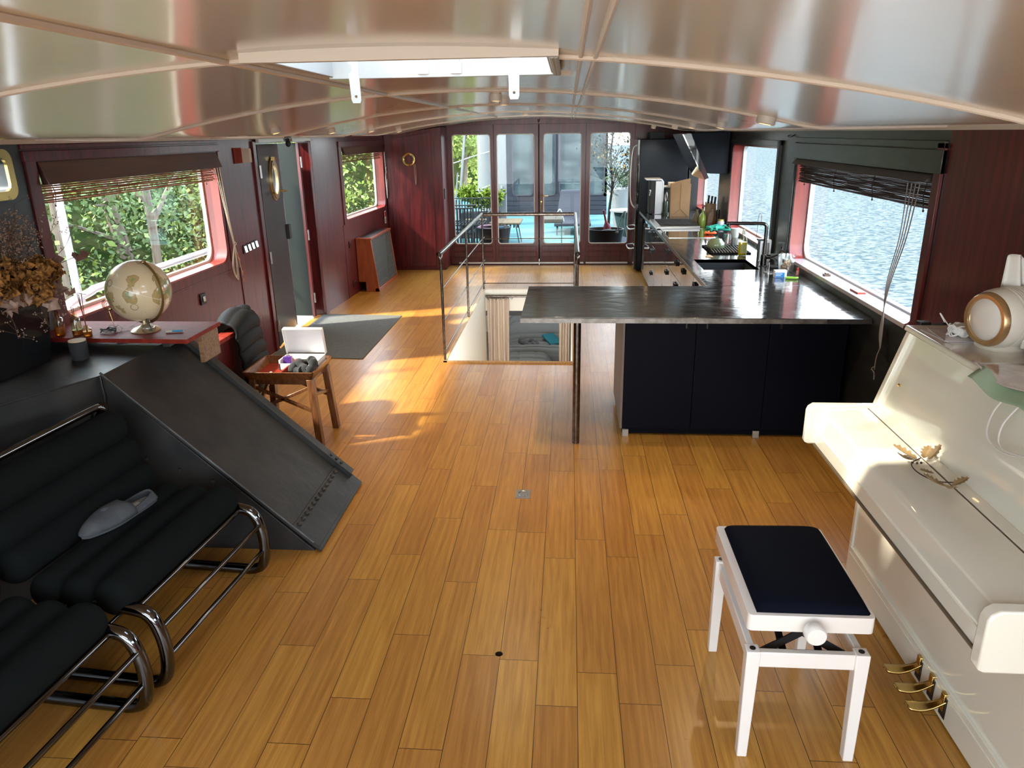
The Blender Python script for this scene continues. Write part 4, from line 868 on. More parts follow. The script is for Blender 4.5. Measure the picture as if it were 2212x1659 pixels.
curtain(-.12, HX1-.02, 'beige curtain gathered at the right side of the stairwell', 4)
# grey quilted low sofa below
gq = mat('grey_quilted_fabric', (.15, .17, .18), .9, spec=.2)
gs = thing('quilted_sofa', 'grey channel-quilted low sofa in the cabin below, seen down the stairwell', 'sofa', (-.60, 14.25, ZB))
def qs(path, wid, ribs, name, x0=0, amp=.075):
    P = cr_pts([(0, a, b) for a, b in path], 8); n = len(P)-1
    mb = MB()
    def f(u, v):
        p = P[int(round(v*n))]; q = abs(math.sin(v*ribs*PI))**.35
        e = (1-abs(2*u-1)**6); k = .86+.14*abs(math.sin(u*3*PI))**.4
        return (x0+(u-.5)*wid, p.y-0*q, p.z*(.35+.65*e)+amp*q*k*1.6)
    mb.grid(f, 36, n); return mb.build(name, gq, gs)
qs([(-.75, .02), (-.80, .22), (-.70, .37), (-.40, .36), (-.05, .35), (.12, .42), (.25, .70), (.34, .80), (.45, .70), (.5, .02)], 1.5, 12, 'cushion')
qs([(-1.5, .02), (-1.52, .25), (-1.40, .38), (-1.1, .38), (-.9, .30), (-.86, .02)], .95, 7, 'front_seat', -.15)
mb = MB(); mb.tube(cr_pts([(-.20, -.35, .40), (-.05, -.30, .46), (.05, -.42, .43), (-.02, -.52, .45), (-.12, -.48, .42), (-.2, -.40, .47), (-.26, -.3, .5)], 6), [.05+.03*abs(math.sin(i*.8)) for i in range(37)], 10)
o = mb.build('dark_blanket', mat('charcoal_blanket', (.05, .055, .065), .95, sheen=.3)); o.location = gs.location+Vector((-.05, .05, 0)); tag(o, 'crumpled charcoal blanket on the quilted sofa below', 'blanket')
mb = MB(); mb.obox((.30, -.20, .50), (.26, .42, .05), rotz(.5) @ rotx(.25)); o = mb.build('teal_cushion', mat('teal_fabric', (.01, .14, .19), .8), bevel=.015); o.location = gs.location; tag(o, 'flat teal cushion with white edge on the quilted sofa below', 'cushion')
g2 = thing('quilted_armchair', 'second grey quilted seat partly behind the right stairwell curtain', 'armchair', (.40, 13.9, ZB))
mb = MB(); mb.grid(lambda u, v: (-.35+.7*u, -.55+1.0*v, .10+.33*(math.sin(PI*min(1, max(0, v)))**.3)*(1-abs(2*u-1)**5)+.02*abs(math.sin(v*7*PI))+.35*max(0, v-.7)), 24, 48); mb.build('seat', gq, g2)
mb = MB(); mb.box(-.3, .3, -.5, .45, 0, .12); mb.build('base', blackplastic, g2)
# floor socket
t = thing('floor_socket', 'small square steel floor socket set in the oak boards', 'socket', (-.262, 4.07, 0), .0)
mb = MB(); mb.plate(rrect(-.045, .045, -.055, .055, .006, 3), [], XY(0), .0, .004); mb.build('plate', mat('matt_steel', (.30, .30, .30), .4, metal=.7), t)
mb = MB(); mb.tube([(.028*math.cos(i*PI/10), .034*math.sin(i*PI/10), .0045) for i in range(20)], .0025, 5, True); mb.box(-.036, -.028, -.006, .006, .004, .0055); mb.box(.028, .036, -.006, .006, .004, .0055); mb.build('lid', steel, t)
# ------------------------------------------------------------------ kitchen worktops
WT = .94
wtop = mat('dark_steel_worktop', (.13, .135, .14), .12, metal=.9, var=(9, (1, 3, 1), (.26, .26, .26), (.4, .75)), bump=(14, (1, 2.5, 1), .06))
def scratchy(m):
    n = m.node_tree; L = n.links.new; b = n.nodes['Principled BSDF']
    v = n.nodes.new('ShaderNodeTexNoise'); v.inputs['Scale'].default_value = 7; v.inputs['Detail'].default_value = 8; v.inputs['Distortion'].default_value = 2.5
    r = n.nodes.new('ShaderNodeMapRange'); r.inputs[1].default_value = .35; r.inputs[2].default_value = .75; r.inputs[3].default_value = .05; r.inputs[4].default_value = .20
    L(v.outputs['Fac'], r.inputs[0]); L(r.outputs[0], b.inputs['Roughness'])
scratchy(wtop)
edge = mat('worn_steel_edge', (.30, .28, .26), .35, metal=.9, var=(20, ONE, (.16, .14, .12)))
cn = thing('peninsula_counter', 'dark steel counter slab jutting into the room on one steel post', 'counter', (.8, 5.3, 0))
mb = MB(); mb.prism([(-.312, 4.80), (1.945, 4.76), (1.945, 5.848), (-.312, 5.83)], XY(WT-.032), 0, .032); loc(mb.build('slab', wtop, bevel=.0015), cn)
mb = MB(); mb.box(-.314, 1.945, 4.765, 4.797, WT-.034, WT-.004); loc(mb.build('edge_strip', edge), cn)
mb = MB(); mb.cyl((.065, 4.885, 0), (.065, 4.885, WT-.03), .026, 20); loc(mb.build('post', steeltube), cn)
mb = MB(); mb.tube([(.065, 4.885, WT-.032), (.065, 4.885, WT-.036)], .05, 16); loc(mb.build('post_flange', steeltube), cn)
kw = thing('kitchen_worktop', 'long dark steel worktop along the right wall with an inset sink', 'worktop', (1.5, 8.8, 0))
SK = (1.185, 1.665, 6.56, 7.12)
mb = MB(); mb.plate([(1.085, 5.852), (1.945, 5.852), (1.945, 11.70), (1.085, 11.70)], [[(SK[0], SK[2]), (SK[1], SK[2]), (SK[1], SK[3]), (SK[0], SK[3])]], XY(WT-.032), 0, .032); loc(mb.build('slab', wtop, bevel=.001), kw)
mb = MB(); mb.box(1.078, 1.085, 5.85, 11.70, WT-.034, WT); loc(mb.build('edge_strip', edge), kw)
mb = MB(); a, b_, c, d = SK
for q in ((a-.01, a, c-.01, d+.01), (b_, b_+.01, c-.01, d+.01), (a, b_, c-.01, c), (a, b_, d, d+.01)): mb.box(q[0], q[1], q[2], q[3], WT-.22, WT-.002)
mb.box(a-.01, b_+.01, c-.01, d+.01, WT-.23, WT-.22); loc(mb.build('sink_basin', mat('graphite_sink', (.022, .027, .035), .55)), kw)
mb = MB(); mb.cyl((1.42, 6.95, WT-.219), (1.42, 6.95, WT-.214), .04, 18); loc(mb.build('drain', steel), kw)
# base cabinets on the aisle side (glossy black)
gb = mat('gloss_black_lacquer', (.010, .010, .012), .05, spec=.8, coat=1, coat_rough=.02)
ys_ = [5.86, 6.56, 7.26, 7.96, 8.76, 9.56, 10.26, 10.96, 11.69]
names = ['first from the peninsula', 'second, beneath the sink', 'third', 'fourth', 'fifth, beneath the hob', 'sixth', 'seventh', 'last, beside the fridge']
for i in range(8):
    y0, y1 = ys_[i], ys_[i+1]
    t = thing('base_cabinet', 'gloss black kitchen base cabinet on the aisle, '+names[i], 'cabinet', (1.5, (y0+y1)/2, 0), 0, 'gloss black base cabinets')
    hw = (y1-y0)/2
    mb = MB(); mb.box(-.38, .44, -hw+.001, hw-.001, .08, WT-.036 if i not in (1,) else WT-.235); mb.box(-.33, .44, -hw+.001, hw-.001, .0, .08); mb.build('body', blackplastic, t)
    if i in (2, 3, 5):
        zz = [(.09, .38), (.385, .67), (.675, .895)]
    else: zz = [(.09, .895)]
    for z0, z1 in zz:
        mb = MB(); mb.box(-.400, -.381, -hw+.003, hw-.003, z0, z1); dr = mb.build('drawer' if len(zz) > 1 else 'door', gb, t, bevel=.0015)
        mb = MB(); hy_ = 0 if len(zz) > 1 else hw-.12; zc = z1-.07; hl = .07 if len(zz) > 1 else .06
        mb.plate([(hy_-hl, zc-.022), (hy_+hl, zc-.022), (hy_+hl, zc+.022), (hy_-hl, zc+.022)], [[(hy_-hl+.01, zc-.012), (hy_+hl-.01, zc-.012), (hy_+hl-.01, zc+.012), (hy_-hl+.01, zc+.012)]], YZ(-.400), -.018, -.008)
        mb.box(-.41, -.400, hy_-hl, hy_-hl+.01, zc-.02, zc+.02); mb.box(-.41, -.400, hy_+hl-.01, hy_+hl, zc-.02, zc+.02); mb.build('handle', blackplastic, dr)
# peninsula cabinets facing the camera
taup = mat('taupe_laminate', (.22, .17, .14), .5)
mb = MB(); mb.box(.385, .400, 5.04, 5.84, .05, WT-.036); o = mb.build('end_panel', taup); tag(o, 'brown side panel at the left end of the navy peninsula cabinets', 'panel')
px = [.402, .885, 1.38, 1.90]
nm = ['leftmost, by the brown end panel', 'middle one', 'third, behind the piano end']
for i in range(3):
    t = thing('peninsula_cabinet', 'tall matt navy cupboard under the steel counter, '+nm[i], 'cabinet', ((px[i]+px[i+1])/2, 5.4, 0), 0, 'navy peninsula cabinets')
    hw = (px[i+1]-px[i])/2
    mb = MB(); mb.box(-hw+.001, hw-.001, -.36, .44, .06, WT-.036); mb.box(-hw+.001, hw-.001, -.33, .44, .005, .06); mb.build('body', navy, t)
    mb = MB(); mb.box(-hw+.002, hw-.002, -.382, -.361, .065, WT-.040); dr = mb.build('door', navy, t, bevel=.001)
    mb = MB(); hx = [hw-.07, -hw+.07, -hw+.07][i]; mb.box(hx-.007, hx+.007, -.397, -.382, WT-.13, WT-.05); mb.build('handle', blackplastic, dr, bevel=.002)
for x, d in ((.425, 'square metal foot under the left end of the navy cabinets'), (1.352, 'square metal foot under the middle of the navy cabinets')):
    mb = MB(); mb.box(x-.022, x+.022, 5.012, 5.035, .0, .052); tag(mb.build('cabinet_foot', mat('matt_alu', (.42, .40, .36), .4, metal=.5), bevel=.002), d, 'foot', 'metal cabinet feet')
# fridge
fr = thing('fridge', 'tall black fridge at the far end of the kitchen with curved steel handles', 'fridge', (1.42, 12.03, 0))
mb = MB(); mb.box(-.36, .36, -.31, .33, .02, 1.98); mb.build('body', mat('fridge_black', (.005, .008, .014), .35, spec=.25), fr, bevel=.006)
mb = MB(); mb.box(-.40, -.362, -.31, .33, .72, 1.98); mb.build('door', gb, fr, bevel=.006)
for z0, z1 in ((.42, .715), (.04, .415)): mb = MB(); mb.box(-.40, -.362, -.31, .33, z0, z1); mb.build('drawer', gb, fr, bevel=.006)
mb = MB(); mb.tube(cr_pts([(-.405, -.22, 1.90), (-.46, -.22, 1.83), (-.485, -.22, 1.5), (-.47, -.22, 1.1), (-.405, -.22, .98)], 6), .013, 10); mb.build('handle', steel, fr)
for z in (.66, .36): mb = MB(); mb.tube(cr_pts([(-.40, -.25, z), (-.47, -.22, z-.01), (-.485, 0, z-.01), (-.47, .22, z-.01), (-.40, .25, z)], 6), .011, 10); mb.build('handle', steel, fr)
mb = MB(); mb.box(1.80, 1.945, 11.72, 12.35, 0, 2.06); tag(mb.build('side_filler', blackplastic), 'narrow black filler panel between fridge and right wall', 'panel')
mb = MB(); mb.box(1.22, 1.42, 11.85, 12.3, 1.985, 2.075); tag(mb.build('fridge_top_box', mat('box_dark_blue', (.02, .025, .035), .6)), 'dark box lying on top of the black fridge', 'box')
# hood
hd = thing('cooker_hood', 'navy cooker hood with a slanted mirror-black glass front by the right windows', 'cooker hood', (1.7, 9.85, 1.8))
mb = MB(); mb.prism([(1.60, 1.60), (1.93, 1.585), (1.93, 2.08), (1.42, 2.06)], lambda u, v, w: (u, 9.56+w, v), 0, .75); loc(mb.build('body', mat('hood_navy', (.007, .011, .018), .5, spec=.2), bevel=.003), hd)
mb = MB(); mb.prism([(1.37, 2.055), (1.455, 2.065), (1.70, 1.545), (1.655, 1.525)], lambda u, v, w: (u, 9.50+w, v), 0, .88); loc(mb.build('glass_front', mirror, bevel=.002), hd)
mb = MB(); mb.prism([(1.352, 2.054), (1.368, 2.056), (1.653, 1.523), (1.640, 1.526)], lambda u, v, w: (u, 9.50+w, v), 0, .88); loc(mb.build('mirror_edge', mat('hood_mirror', (.75, .75, .76), .03, metal=1)), hd)
# hob with grill pan and tray
mb = MB(); mb.prism(rrect(1.14, 1.66, 8.62, 9.42, .006, 2), XY(WT), 0, .004); hb = mb.build('induction_hob', gb); tag(hb, 'flat black glass hob set in the steel worktop', 'hob')
mb = MB(); mb.plate(rrect(1.134, 1.666, 8.614, 9.426, .008, 2), [rrect(1.141, 1.659, 8.621, 9.419, .006, 2)], XY(WT), 0, .0055); mb.build('steel_rim', steel, hb)
t = thing('teppan_grill', 'flat steel table grill with black slatted plate on the worktop', 'grill', (1.35, 9.83, WT)); t.scale = (1, 1.6, .62)
mb = MB(); mb.box(-.265, .27, -.26, .26, .012, .055); mb.box(-.275, -.255, -.27, .27, .0, .03); mb.build('tray', steel, t, bevel=.004)
mb = MB(); mb.box(-.20, .27, -.20, .24, .056, .062); mb.build('plate', mat('matt_black_iron', (.008, .008, .009), .85, spec=.05), t, bevel=.002)
mb = MB()
for i in range(22): x = -.19+.445*i/21; mb.box(x-.004, x+.004, -.19, .23, .062, .072)
mb.build('ribs', mat('rib_grey', (.10, .10, .10), .6, spec=.1), t)
# coffee machine
t = thing('coffee_machine', 'tall silver and black capsule coffee machine beside the fridge', 'coffee machine', (1.22, 11.35, WT)); t.scale = (1.05, 1, 1.18)
mb = MB(); mb.box(-.045, .035, -.16, .18, .0, .42); mb.build('body', blackplastic, t, bevel=.012)
mb = MB(); mb.prism([(.0, .005), (.125, .005), (.125, .37), (.105, .405), (-.10, .41), (-.10, .425), (.115, .425), (.142, .39), (.142, .0), (.0, .0)], lambda u, v, w: (u, -.17+w, v), 0, .34); mb.box(.03, .135, -.168, .16, .005, .40); mb.build('silver_shell', mat('silver_shell', (.52, .53, .54), .3, metal=.8), t, bevel=.004)
mb = MB(); mb.tube(cr_pts([(-.05, -.18, .29), (-.04, -.22, .29), (-.055, -.235, .23)], 4), .007, 8); mb.build('lever', steel, t)
mb = MB(); mb.box(.17, .26, -.16, -.05, 0, .02); mb.build('cup_tray', blackplastic, t)
t = thing('stoppered_jar', 'small green glass jar with steel stopper beside the coffee machine', 'jar', (1.40, 11.15, WT)); t.scale = (1, 1, 1.25)
mb = MB(); mb.lathe([(0, 0), (.055, 0), (.055, .02), (.036, .03), (.038, .12), (.034, .15), (.0, .15)], (0, 0, 0), 18); mb.build('jar', mat('green_jar', (.06, .10, .08), .15), t)
mb = MB(); mb.tube(cr_pts([(0, 0, .15), (.02, 0, .2), (.01, .0, .25), (-.01, 0, .2), (0, 0, .15)], 5), .006, 6); mb.build('stopper', steel, t)
t = thing('air_fryer', 'dark grey rounded air fryer half hidden behind the paper bag', 'air fryer', (1.52, 11.42, WT)); t.scale = (1.1, 1, 1.2)
mb = MB(); mb.lathe([(0, 0), (.13, 0), (.145, .02), (.15, .18), (.13, .28), (.09, .315), (0, .32)], (0, 0, 0), 28); mb.build('body', mat('fryer_grey', (.06, .07, .07), .35, coat=.3), t)
mb = MB(); mb.box(-.13, .13, -.13, .13, .30, .33); mb.build('lid', steel, t, bevel=.015)
mb = MB(); mb.tube(cr_pts([(-.02, -.14, .25), (.05, -.19, .28), (.15, -.16, .30)], 5), .016, 8); mb.build('handle', blackplastic, t)
mb = MB(); mb.box(1.46, 1.62, 11.34, 11.46, WT+.398, WT+.44); tag(mb.build('small_book', mat('book_cream', (.62, .56, .44), .6), bevel=.004), 'small cream book lying on top of the air fryer', 'book')
kraft = mat('kraft_paper', (.42, .25, .12), .8, bump=(25, ONE, .2), var=(8, ONE, (.36, .21, .10)))
t = thing('paper_bag', 'tall brown kraft paper bag standing on the worktop', 'bag', (1.575, 10.95, WT), -.03); t.scale = (1.15, 1.1, 1.5)
mb = MB(); v = [(-.115, -.06, 0), (.115, -.06, 0), (.115, .06, 0), (-.115, .06, 0), (-.118, -.068, .30), (.118, -.068, .30), (.118, .068, .30), (-.118, .068, .30)]
mb.hexa(v); bm_ = mb.bm; bmesh.ops.delete(bm_, geom=[f for f in bm_.faces if all(abs(q.co.z-.30) < .01 for q in f.verts)], context='FACES'); mb.build('bag', kraft, t, solid=.002, smooth=False)
mb = MB(); mb.hexa([(-.118, .02, .29), (.118, .02, .29), (.118, .066, .30), (-.118, .066, .30), (-.0, .02, .325), (.118, .02, .345), (.118, .04, .345), (-.0, .04, .325)]); mb.build('folded_top', kraft, t)
mb = MB(); mb.tube([(0, -.071, .30), (0, -.065, .07), (-.10, -.062, .0)], .0014, 4); mb.tube([(0, -.065, .07), (.10, -.062, .0)], .0014, 4); mb.build('crease', mat('crease_brown', (.25, .14, .06), .8), t)
# right of bag
t = thing('glass_bottle', 'green and yellow oil bottle next to the knife block', 'bottle', (1.69, 9.70, WT))
mb = MB(); mb.lathe([(0, 0), (.042, 0), (.045, .01), (.045, .10), (.034, .14), (.014, .17), (.013, .22), (.016, .225)], (0, 0, 0), 20); mb.build('body', mat('olive_glass', (.22, .30, .04), .08, trans=.3), t)
mb = MB(); mb.cyl((0, 0, .22), (0, 0, .25), .014, 12); mb.build('cap', blackplastic, t)
t = thing('oil_jug', 'brown stoneware oil jug behind the green bottle', 'jug', (1.64, 9.83, WT))
mb = MB(); mb.lathe([(0, 0), (.05, 0), (.055, .05), (.045, .12), (.022, .16), (.018, .2)], (0, 0, 0), 20); mb.build('body', mat('stoneware', (.16, .12, .07), .3), t)
t = thing('knife_block', 'beech knife block with black handled knives in front of the window', 'knife block', (1.84, 10.06, WT), .0)
mb = MB(); mb.hexa([(-.06, -.10, 0), (.075, -.10, 0), (.075, .05, 0), (-.06, .05, 0), (-.055, -.05, .25), (.07, -.05, .25), (.07, .06, .27), (-.055, .06, .27)]); mb.build('block', mat('beech', (.48, .30, .15), .5, var=(6, (10, 10, 1), (.40, .24, .11))), t, bevel=.004)
for i in range(3): mb = MB(); x = -.03+.042*i; mb.bar((x, -.02, .25), (x+.004, -.03, .36-.01*i), .018, .024); mb.build('knife_handle', blackplastic, t, bevel=.003)
t = thing('pepper_mill', 'black pepper mill in front of the knife block', 'pepper mill', (1.895, 9.78, WT))
mb = MB(); mb.lathe([(0, 0), (.028, 0), (.028, .05), (.020, .08), (.026, .12), (.024, .20), (.0, .205)], (0, 0, 0), 18); mb.build('body', blackplastic, t)
t = thing('cutting_paddle', 'flat wooden cutting paddle leaning by the knife block', 'cutting board', (1.80, 9.78, WT), .1)
mb = MB(); mb.plate([(-.035, 0), (.03, 0), (.028, .15), (.015, .17), (.018, .20), (-.014, .20), (-.010, .17), (-.032, .15)], [], lambda u, v, w: (u+v*.18, w+v*.15, v), 0, .012); mb.build('board', woodend, t)
teal = mat('green_cloth', (.01, .24, .17), .8)
mb = MB(); P = [(1.78+jit(.13), 9.20+jit(.22), WT+.012+abs(jit(.05))) for _ in range(26)]; mb.tube(cr_pts(P, 5), [.008+.006*abs(math.sin(i*.4)) for i in range(126)], 6)
tag(mb.build('green_net_bag', teal), 'crumpled green net bag on the worktop behind the drainer', 'bag')
mb = MB(); P = [(1.64+jit(.06), 8.90+jit(.10), WT+.010+abs(jit(.03))) for _ in range(9)]; mb.tube(cr_pts(P, 5), .012, 8)
tag(mb.build('plastic_clip', mat('orange_plastic', (.8, .10, .015), .4)), 'bright orange plastic clip lying left of the green net', 'clip')
mb = MB(); P = [(1.80+jit(.1), 10.35+jit(.15), WT+.01+abs(jit(.05))) for _ in range(14)]; mb.tube(cr_pts(P, 5), .006, 5)
tag(mb.build('wire_tangle', mat('blue_grey_wire', (.22, .27, .35), .5)), 'tangle of blue and white wires between paper bag and knife block', 'cable')
t = thing('glass_jar', 'lidded storage jar with yellow top behind the green net bag', 'jar', (1.885, 9.50, WT))
mb = MB(); mb.lathe([(0, 0), (.04, 0), (.042, .01), (.042, .08), (.036, .09), (0, .09)], (0, 0, 0), 18); mb.build('body', mat('jar_grey', (.45, .42, .48), .2), t); mb = MB(); mb.cyl((0, 0, .09), (0, 0, .108), .038, 18); mb.build('lid', mat('gold_lid', (.6, .5, .15), .3, metal=.7), t)
# drainer mat, dishes
t = thing('dish_rack_mat', 'black ribbed draining mat with dishes beyond the sink', 'dish rack', (1.60, 7.62, WT), .0)
mb = MB(); mb.plate(rrect(-.20, .19, -.20, .36, .02, 4), [], XY(0), 0, .012); mb.build('mat', mat('matt_black_mat', (.008, .008, .009), .9, spec=.03), t, bevel=.003)
mb = MB()
for i in range(12): x = -.17+.31*i/11; mb.bar((x, -.18, .016), (x+.02, .27, .016), .008, .010)
mb.build('ribs', mat('rib_pale', (.16, .16, .15), .7, spec=.1), t)
t = thing('green_bowl', 'sage green bowl turned upside down on the draining mat', 'bowl', (1.50, 7.74, WT+.020))
mb = MB(); mb.lathe([(.082, 0), (.090, .02), (.082, .055), (.055, .085), (.035, .092), (.035, .098), (0, .098)], (0, 0, 0), 32, rotz(.3)); mb.build('body', mat('sage_glaze', (.17, .22, .13), .12, coat=.6), t)
t = thing('enamel_mug', 'white enamel mug upside down on the draining mat', 'mug', (1.72, 7.92, WT+.10))
mb = MB(); mb.lathe([(.036, 0), (.040, .01), (.046, .09), (.0, .092)], (0, 0, 0), 22); mb.build('body', mat('enamel', (.66, .72, .68), .2, coat=.5), t)
t = thing('steel_tumbler', 'steel tumbler standing below the white mug on the draining mat', 'tumbler', (1.72, 7.92, WT+.02))
mb = MB(); mb.lathe([(0, 0), (.030, 0), (.034, .078), (.0, .079)], (0, 0, 0), 22); mb.build('body', steel, t)
t = thing('glass_tumbler', 'clear drinking glass upside down left of the mug', 'glass', (1.65, 7.88, WT+.02))
mb = MB(); mb.lathe([(0, .12), (.032, .12), (.038, 0), (.035, 0), (.029, .115), (0, .115)], (0, 0, 0), 22); mb.build('body', glassmat('tumbler_glass', (.85, .88, .88), .5), t)
t = thing('spotted_box', 'small black carton with white dots standing on the draining mat', 'box', (1.605, 8.02, WT+.001))
mb = MB(); mb.box(-.03, .02, -.02, .02, 0, .14); mb.build('carton', mat('dark_card', (.04, .03, .03), .5), t); mb = MB()
for z in (.02, .045, .07): mb.ball((.0, -.021, z), .008, 8, (1, .2, 1))
mb.build('dots', whitep, t)
# detergent bottle
t = thing('dish_soap_bottle', 'clear bottle of yellow washing-up liquid beside the sink', 'bottle', (1.68, 7.34, WT), .1)
prof = [(0, 0), (.036, 0), (.042, .01), (.044, .10), (.042, .135), (.034, .165), (.020, .19), (.014, .205)]
mb = MB(); mb.lathe(prof, (0, 0, 0), 28, None, .62); mb.build('body', glassmat('clear_plastic_bottle', (.90, .92, .88), .3), t)
mb = MB(); mb.lathe([(0, .004), (.035, .004), (.041, .012), (.0425, .10), (.041, .132), (0, .132)], (0, 0, 0), 28, None, .60); mb.build('liquid', mat('yellow_liquid', (.80, .62, .01), .15), t)
mb = MB(); mb.grid(lambda u, v: (-.028+.056*u, -.0275-.0005-.001*math.cos((u-.5)*2), .025+.085*v), 8, 4); mb.build('label', mat('soap_label', (.42, .46, .20), .4), t)
mb = MB(); mb.lathe([(.015, .203), (.017, .205), (.016, .235), (.008, .25), (0, .25)], (0, 0, 0), 18); mb.build('cap', mat('pale_cap', (.55, .65, .58), .3), t)
# faucet
blm = mat('gunmetal', (.10, .09, .09), .18, metal=1)
t = thing('kitchen_tap', 'black L-shaped gunmetal kitchen tap behind the sink', 'tap', (1.735, 6.74, WT))
mb = MB(); mb.cyl((0, 0, 0), (0, 0, .105), .026, 20); mb.cyl((0, 0, 0), (0, 0, .008), .034, 20); mb.build('base', blm, t, bevel=.002)
mb = MB(); mb.tube(cr_pts([(0, 0, .10), (0, 0, .20), (0, 0, .33), (-.008, 0, .362), (-.04, .003, .375), (-.12, .01, .376), (-.34, .03, .376)], 6), .0155, 14); mb.cyl((-.32, .028, .375), (-.32, .028, .345), .013, 12); mb.build('spout', blm, t)
mb = MB(); mb.cyl((.02, 0, .085), (.055, -.005, .085), .019, 14); mb.cyl((.06, -.005, .08), (.115, -.02, .105), .006, 8); mb.build('handle', blm, t)
t = thing('tissue_holder', 'steel tissue holder plate with a thin upright rod by the tap', 'holder', (1.705, 6.42, WT))
mb = MB(); mb.cyl((0, 0, 0), (0, 0, .006), .045, 24); mb.cyl((0, 0, 0), (0, 0, .085), .004, 8); mb.build('stand', steel, t)
mb = MB(); mb.tube(cr_pts([(1.87, 7.62, WT), (1.872, 7.62, WT+.20), (1.875, 7.62, WT+.34), (1.89, 7.62, WT+.375), (1.905, 7.62, WT+.34), (1.905, 7.62, WT+.24)], 5), .0025, 5); tag(mb.build('wire_hanger', steel), 'thin bent steel wire loop standing in front of the tall window', 'wire')
t = thing('cheese_grater', 'white framed box grater standing behind the tap', 'grater', (1.81, 7.02, WT))
mb = MB(); mb.plate(rrect(-.05, .05, 0, .20, .012, 3), [rrect(-.032, .032, .03, .17, .008, 3)], XZ(0), -.02, .02); mb.build('frame', whitep, t, bevel=.003)
mb = MB(); mb.box(-.032, .032, -.004, .004, .03, .17); mb.build('blade', mat('grater_steel', (.25, .24, .22), .4, metal=.6), t)
mb = MB(); mb.box(-.075, -.02, -.03, .03, .19, .206); mb.box(-.065, -.055, -.02, .02, .0, .2); mb.build('dark_handle', blackplastic, t)
# cork jar
t = thing('cork_jar', 'wide clear glass jar half filled with wine corks at the window corner', 'jar', (1.85, 6.44, WT))
mb = MB(); mb.lathe([(0, 0), (.056, 0), (.060, .006), (.070, .15), (.068, .15), (.057, .012), (0, .008)], (0, 0, 0), 32); mb.build('glass', glassmat('jar_glass', (.93, .94, .94), .5), t)
corkm = mat('cork', (.52, .33, .18), .85, bump=(60, ONE, .3))
for i in range(13):
    mb = MB(); a = random.random()*6.28; el = jit(.6); d = Vector((math.cos(a)*math.cos(el), math.sin(a)*math.cos(el), math.sin(el)))*.019; c = Vector((1.85+jit(.028), 6.44+jit(.028), WT+.022+.0055*i)); mb.cyl(c-d, c+d, .0105, 12)
    tag(mb.build('wine_cork', corkm), 'pale wine cork in the wide glass jar', 'cork', 'corks in the glass jar')
t = thing('soap_dispenser', 'black pump top soap dispenser behind the cork jar', 'dispenser', (1.90, 6.78, WT))
mb = MB(); mb.lathe([(0, 0), (.028, 0), (.028, .12), (.010, .135), (.010, .16), (0, .16)], (0, 0, 0), 18); mb.build('bottle', glassmat('pump_glass', (.6, .5, .45), .3), t)
mb = MB(); mb.cyl((0, 0, .155), (0, 0, .20), .006, 8); mb.box(-.045, .012, -.008, .008, .195, .207); mb.cyl((0, 0, .15), (0, 0, .165), .014, 12); mb.build('pump', blackplastic, t)
mb = MB(); mb.box(1.765, 1.84, 6.60, 6.70, WT, WT+.022); tag(mb.build('black_sponge', rubber, bevel=.006), 'black scouring sponge between the tap and the cork jar', 'sponge')
t = thing('capped_bottle', 'tiny red capped bottle beside the cork jar', 'bottle', (1.915, 6.32, WT)); mb = MB(); mb.cyl((0, 0, 0), (0, 0, .035), .012, 12); mb.build('body', mat('pinkish', (.6, .25, .2), .3), t); mb = MB(); mb.cyl((0, 0, .035), (0, 0, .06), .008, 12); mb.build('cap', mat('red_cap', (.5, .05, .03), .4), t)
t = thing('medicine_box', 'small white and blue cardboard box on the steel counter corner', 'box', (1.745, 6.22, WT), .05)
mb = MB(); mb.box(-.048, .048, -.024, .024, 0, .058); mb.build('carton', cardw, t, bevel=.001)
mb = MB(); mb.box(-.0485, .030, -.0248, -.024, .002, .040); mb.build('blue_band', mat('blue_print', (.02, .18, .50), .5), t)
mb = MB(); mb.box(-.042, .01, -.0254, -.0248, .027, .031); mb.box(-.042, .0, -.0254, -.0248, .014, .018); mb.build('print', cardw, t)
t = thing('folding_knife', 'lime green folding knife lying right of the white and blue box', 'knife', (1.815, 6.12, WT), -.35)
mb = MB(); mb.bar((-.05, 0, .010), (.035, 0, .012), .022, .016); mb.tube([(.03, 0, .01), (.045, .02, .012)], .009, 8); mb.build('handle', mat('lime_plastic', (.25, .62, .03), .35), t, bevel=.005)
mb = MB(); mb.bar((-.005, .02, .016), (.04, .01, .012), .012, .002); mb.build('blade', steel, t)
mb = MB(); mb.grid(lambda u, v: (1.32+.07*u, 7.24+.05*v, WT+.002+.015*math.sin(PI*u)*v), 5, 5); tag(mb.build('food_scrap', mat('onion_skin', (.55, .42, .28), .7), solid=.002), 'small pale peel lying at the far edge of the sink', 'scrap')
# sill items
mb = MB(); mb.box(1.975, 2.02, 5.83, 5.89, 1.013, 1.032); mb.box(1.985, 2.01, 5.84, 5.88, 1.032, 1.04); tag(mb.build('metal_latch', mat('dark_bronze', (.12, .08, .06), .3, metal=.8)), 'small dark bronze object on the window sill, far one', 'object')
t = thing('cigarette_packet', 'flat red cigarette packet with black edge on the right window sill', 'packet', (2.01, 5.24, 1.013), 0)
mb = MB(); mb.box(-.028, .028, -.075, .075, 0, .016); mb.build('pack', mat('red_foil', (.65, .07, .04), .35), t, bevel=.002); mb = MB(); [mb.box(-.030, -.028, -.07+.03*i, -.055+.03*i, .0, .012) for i in range(5)]; mb.build('dark_edge', blackplastic, t)
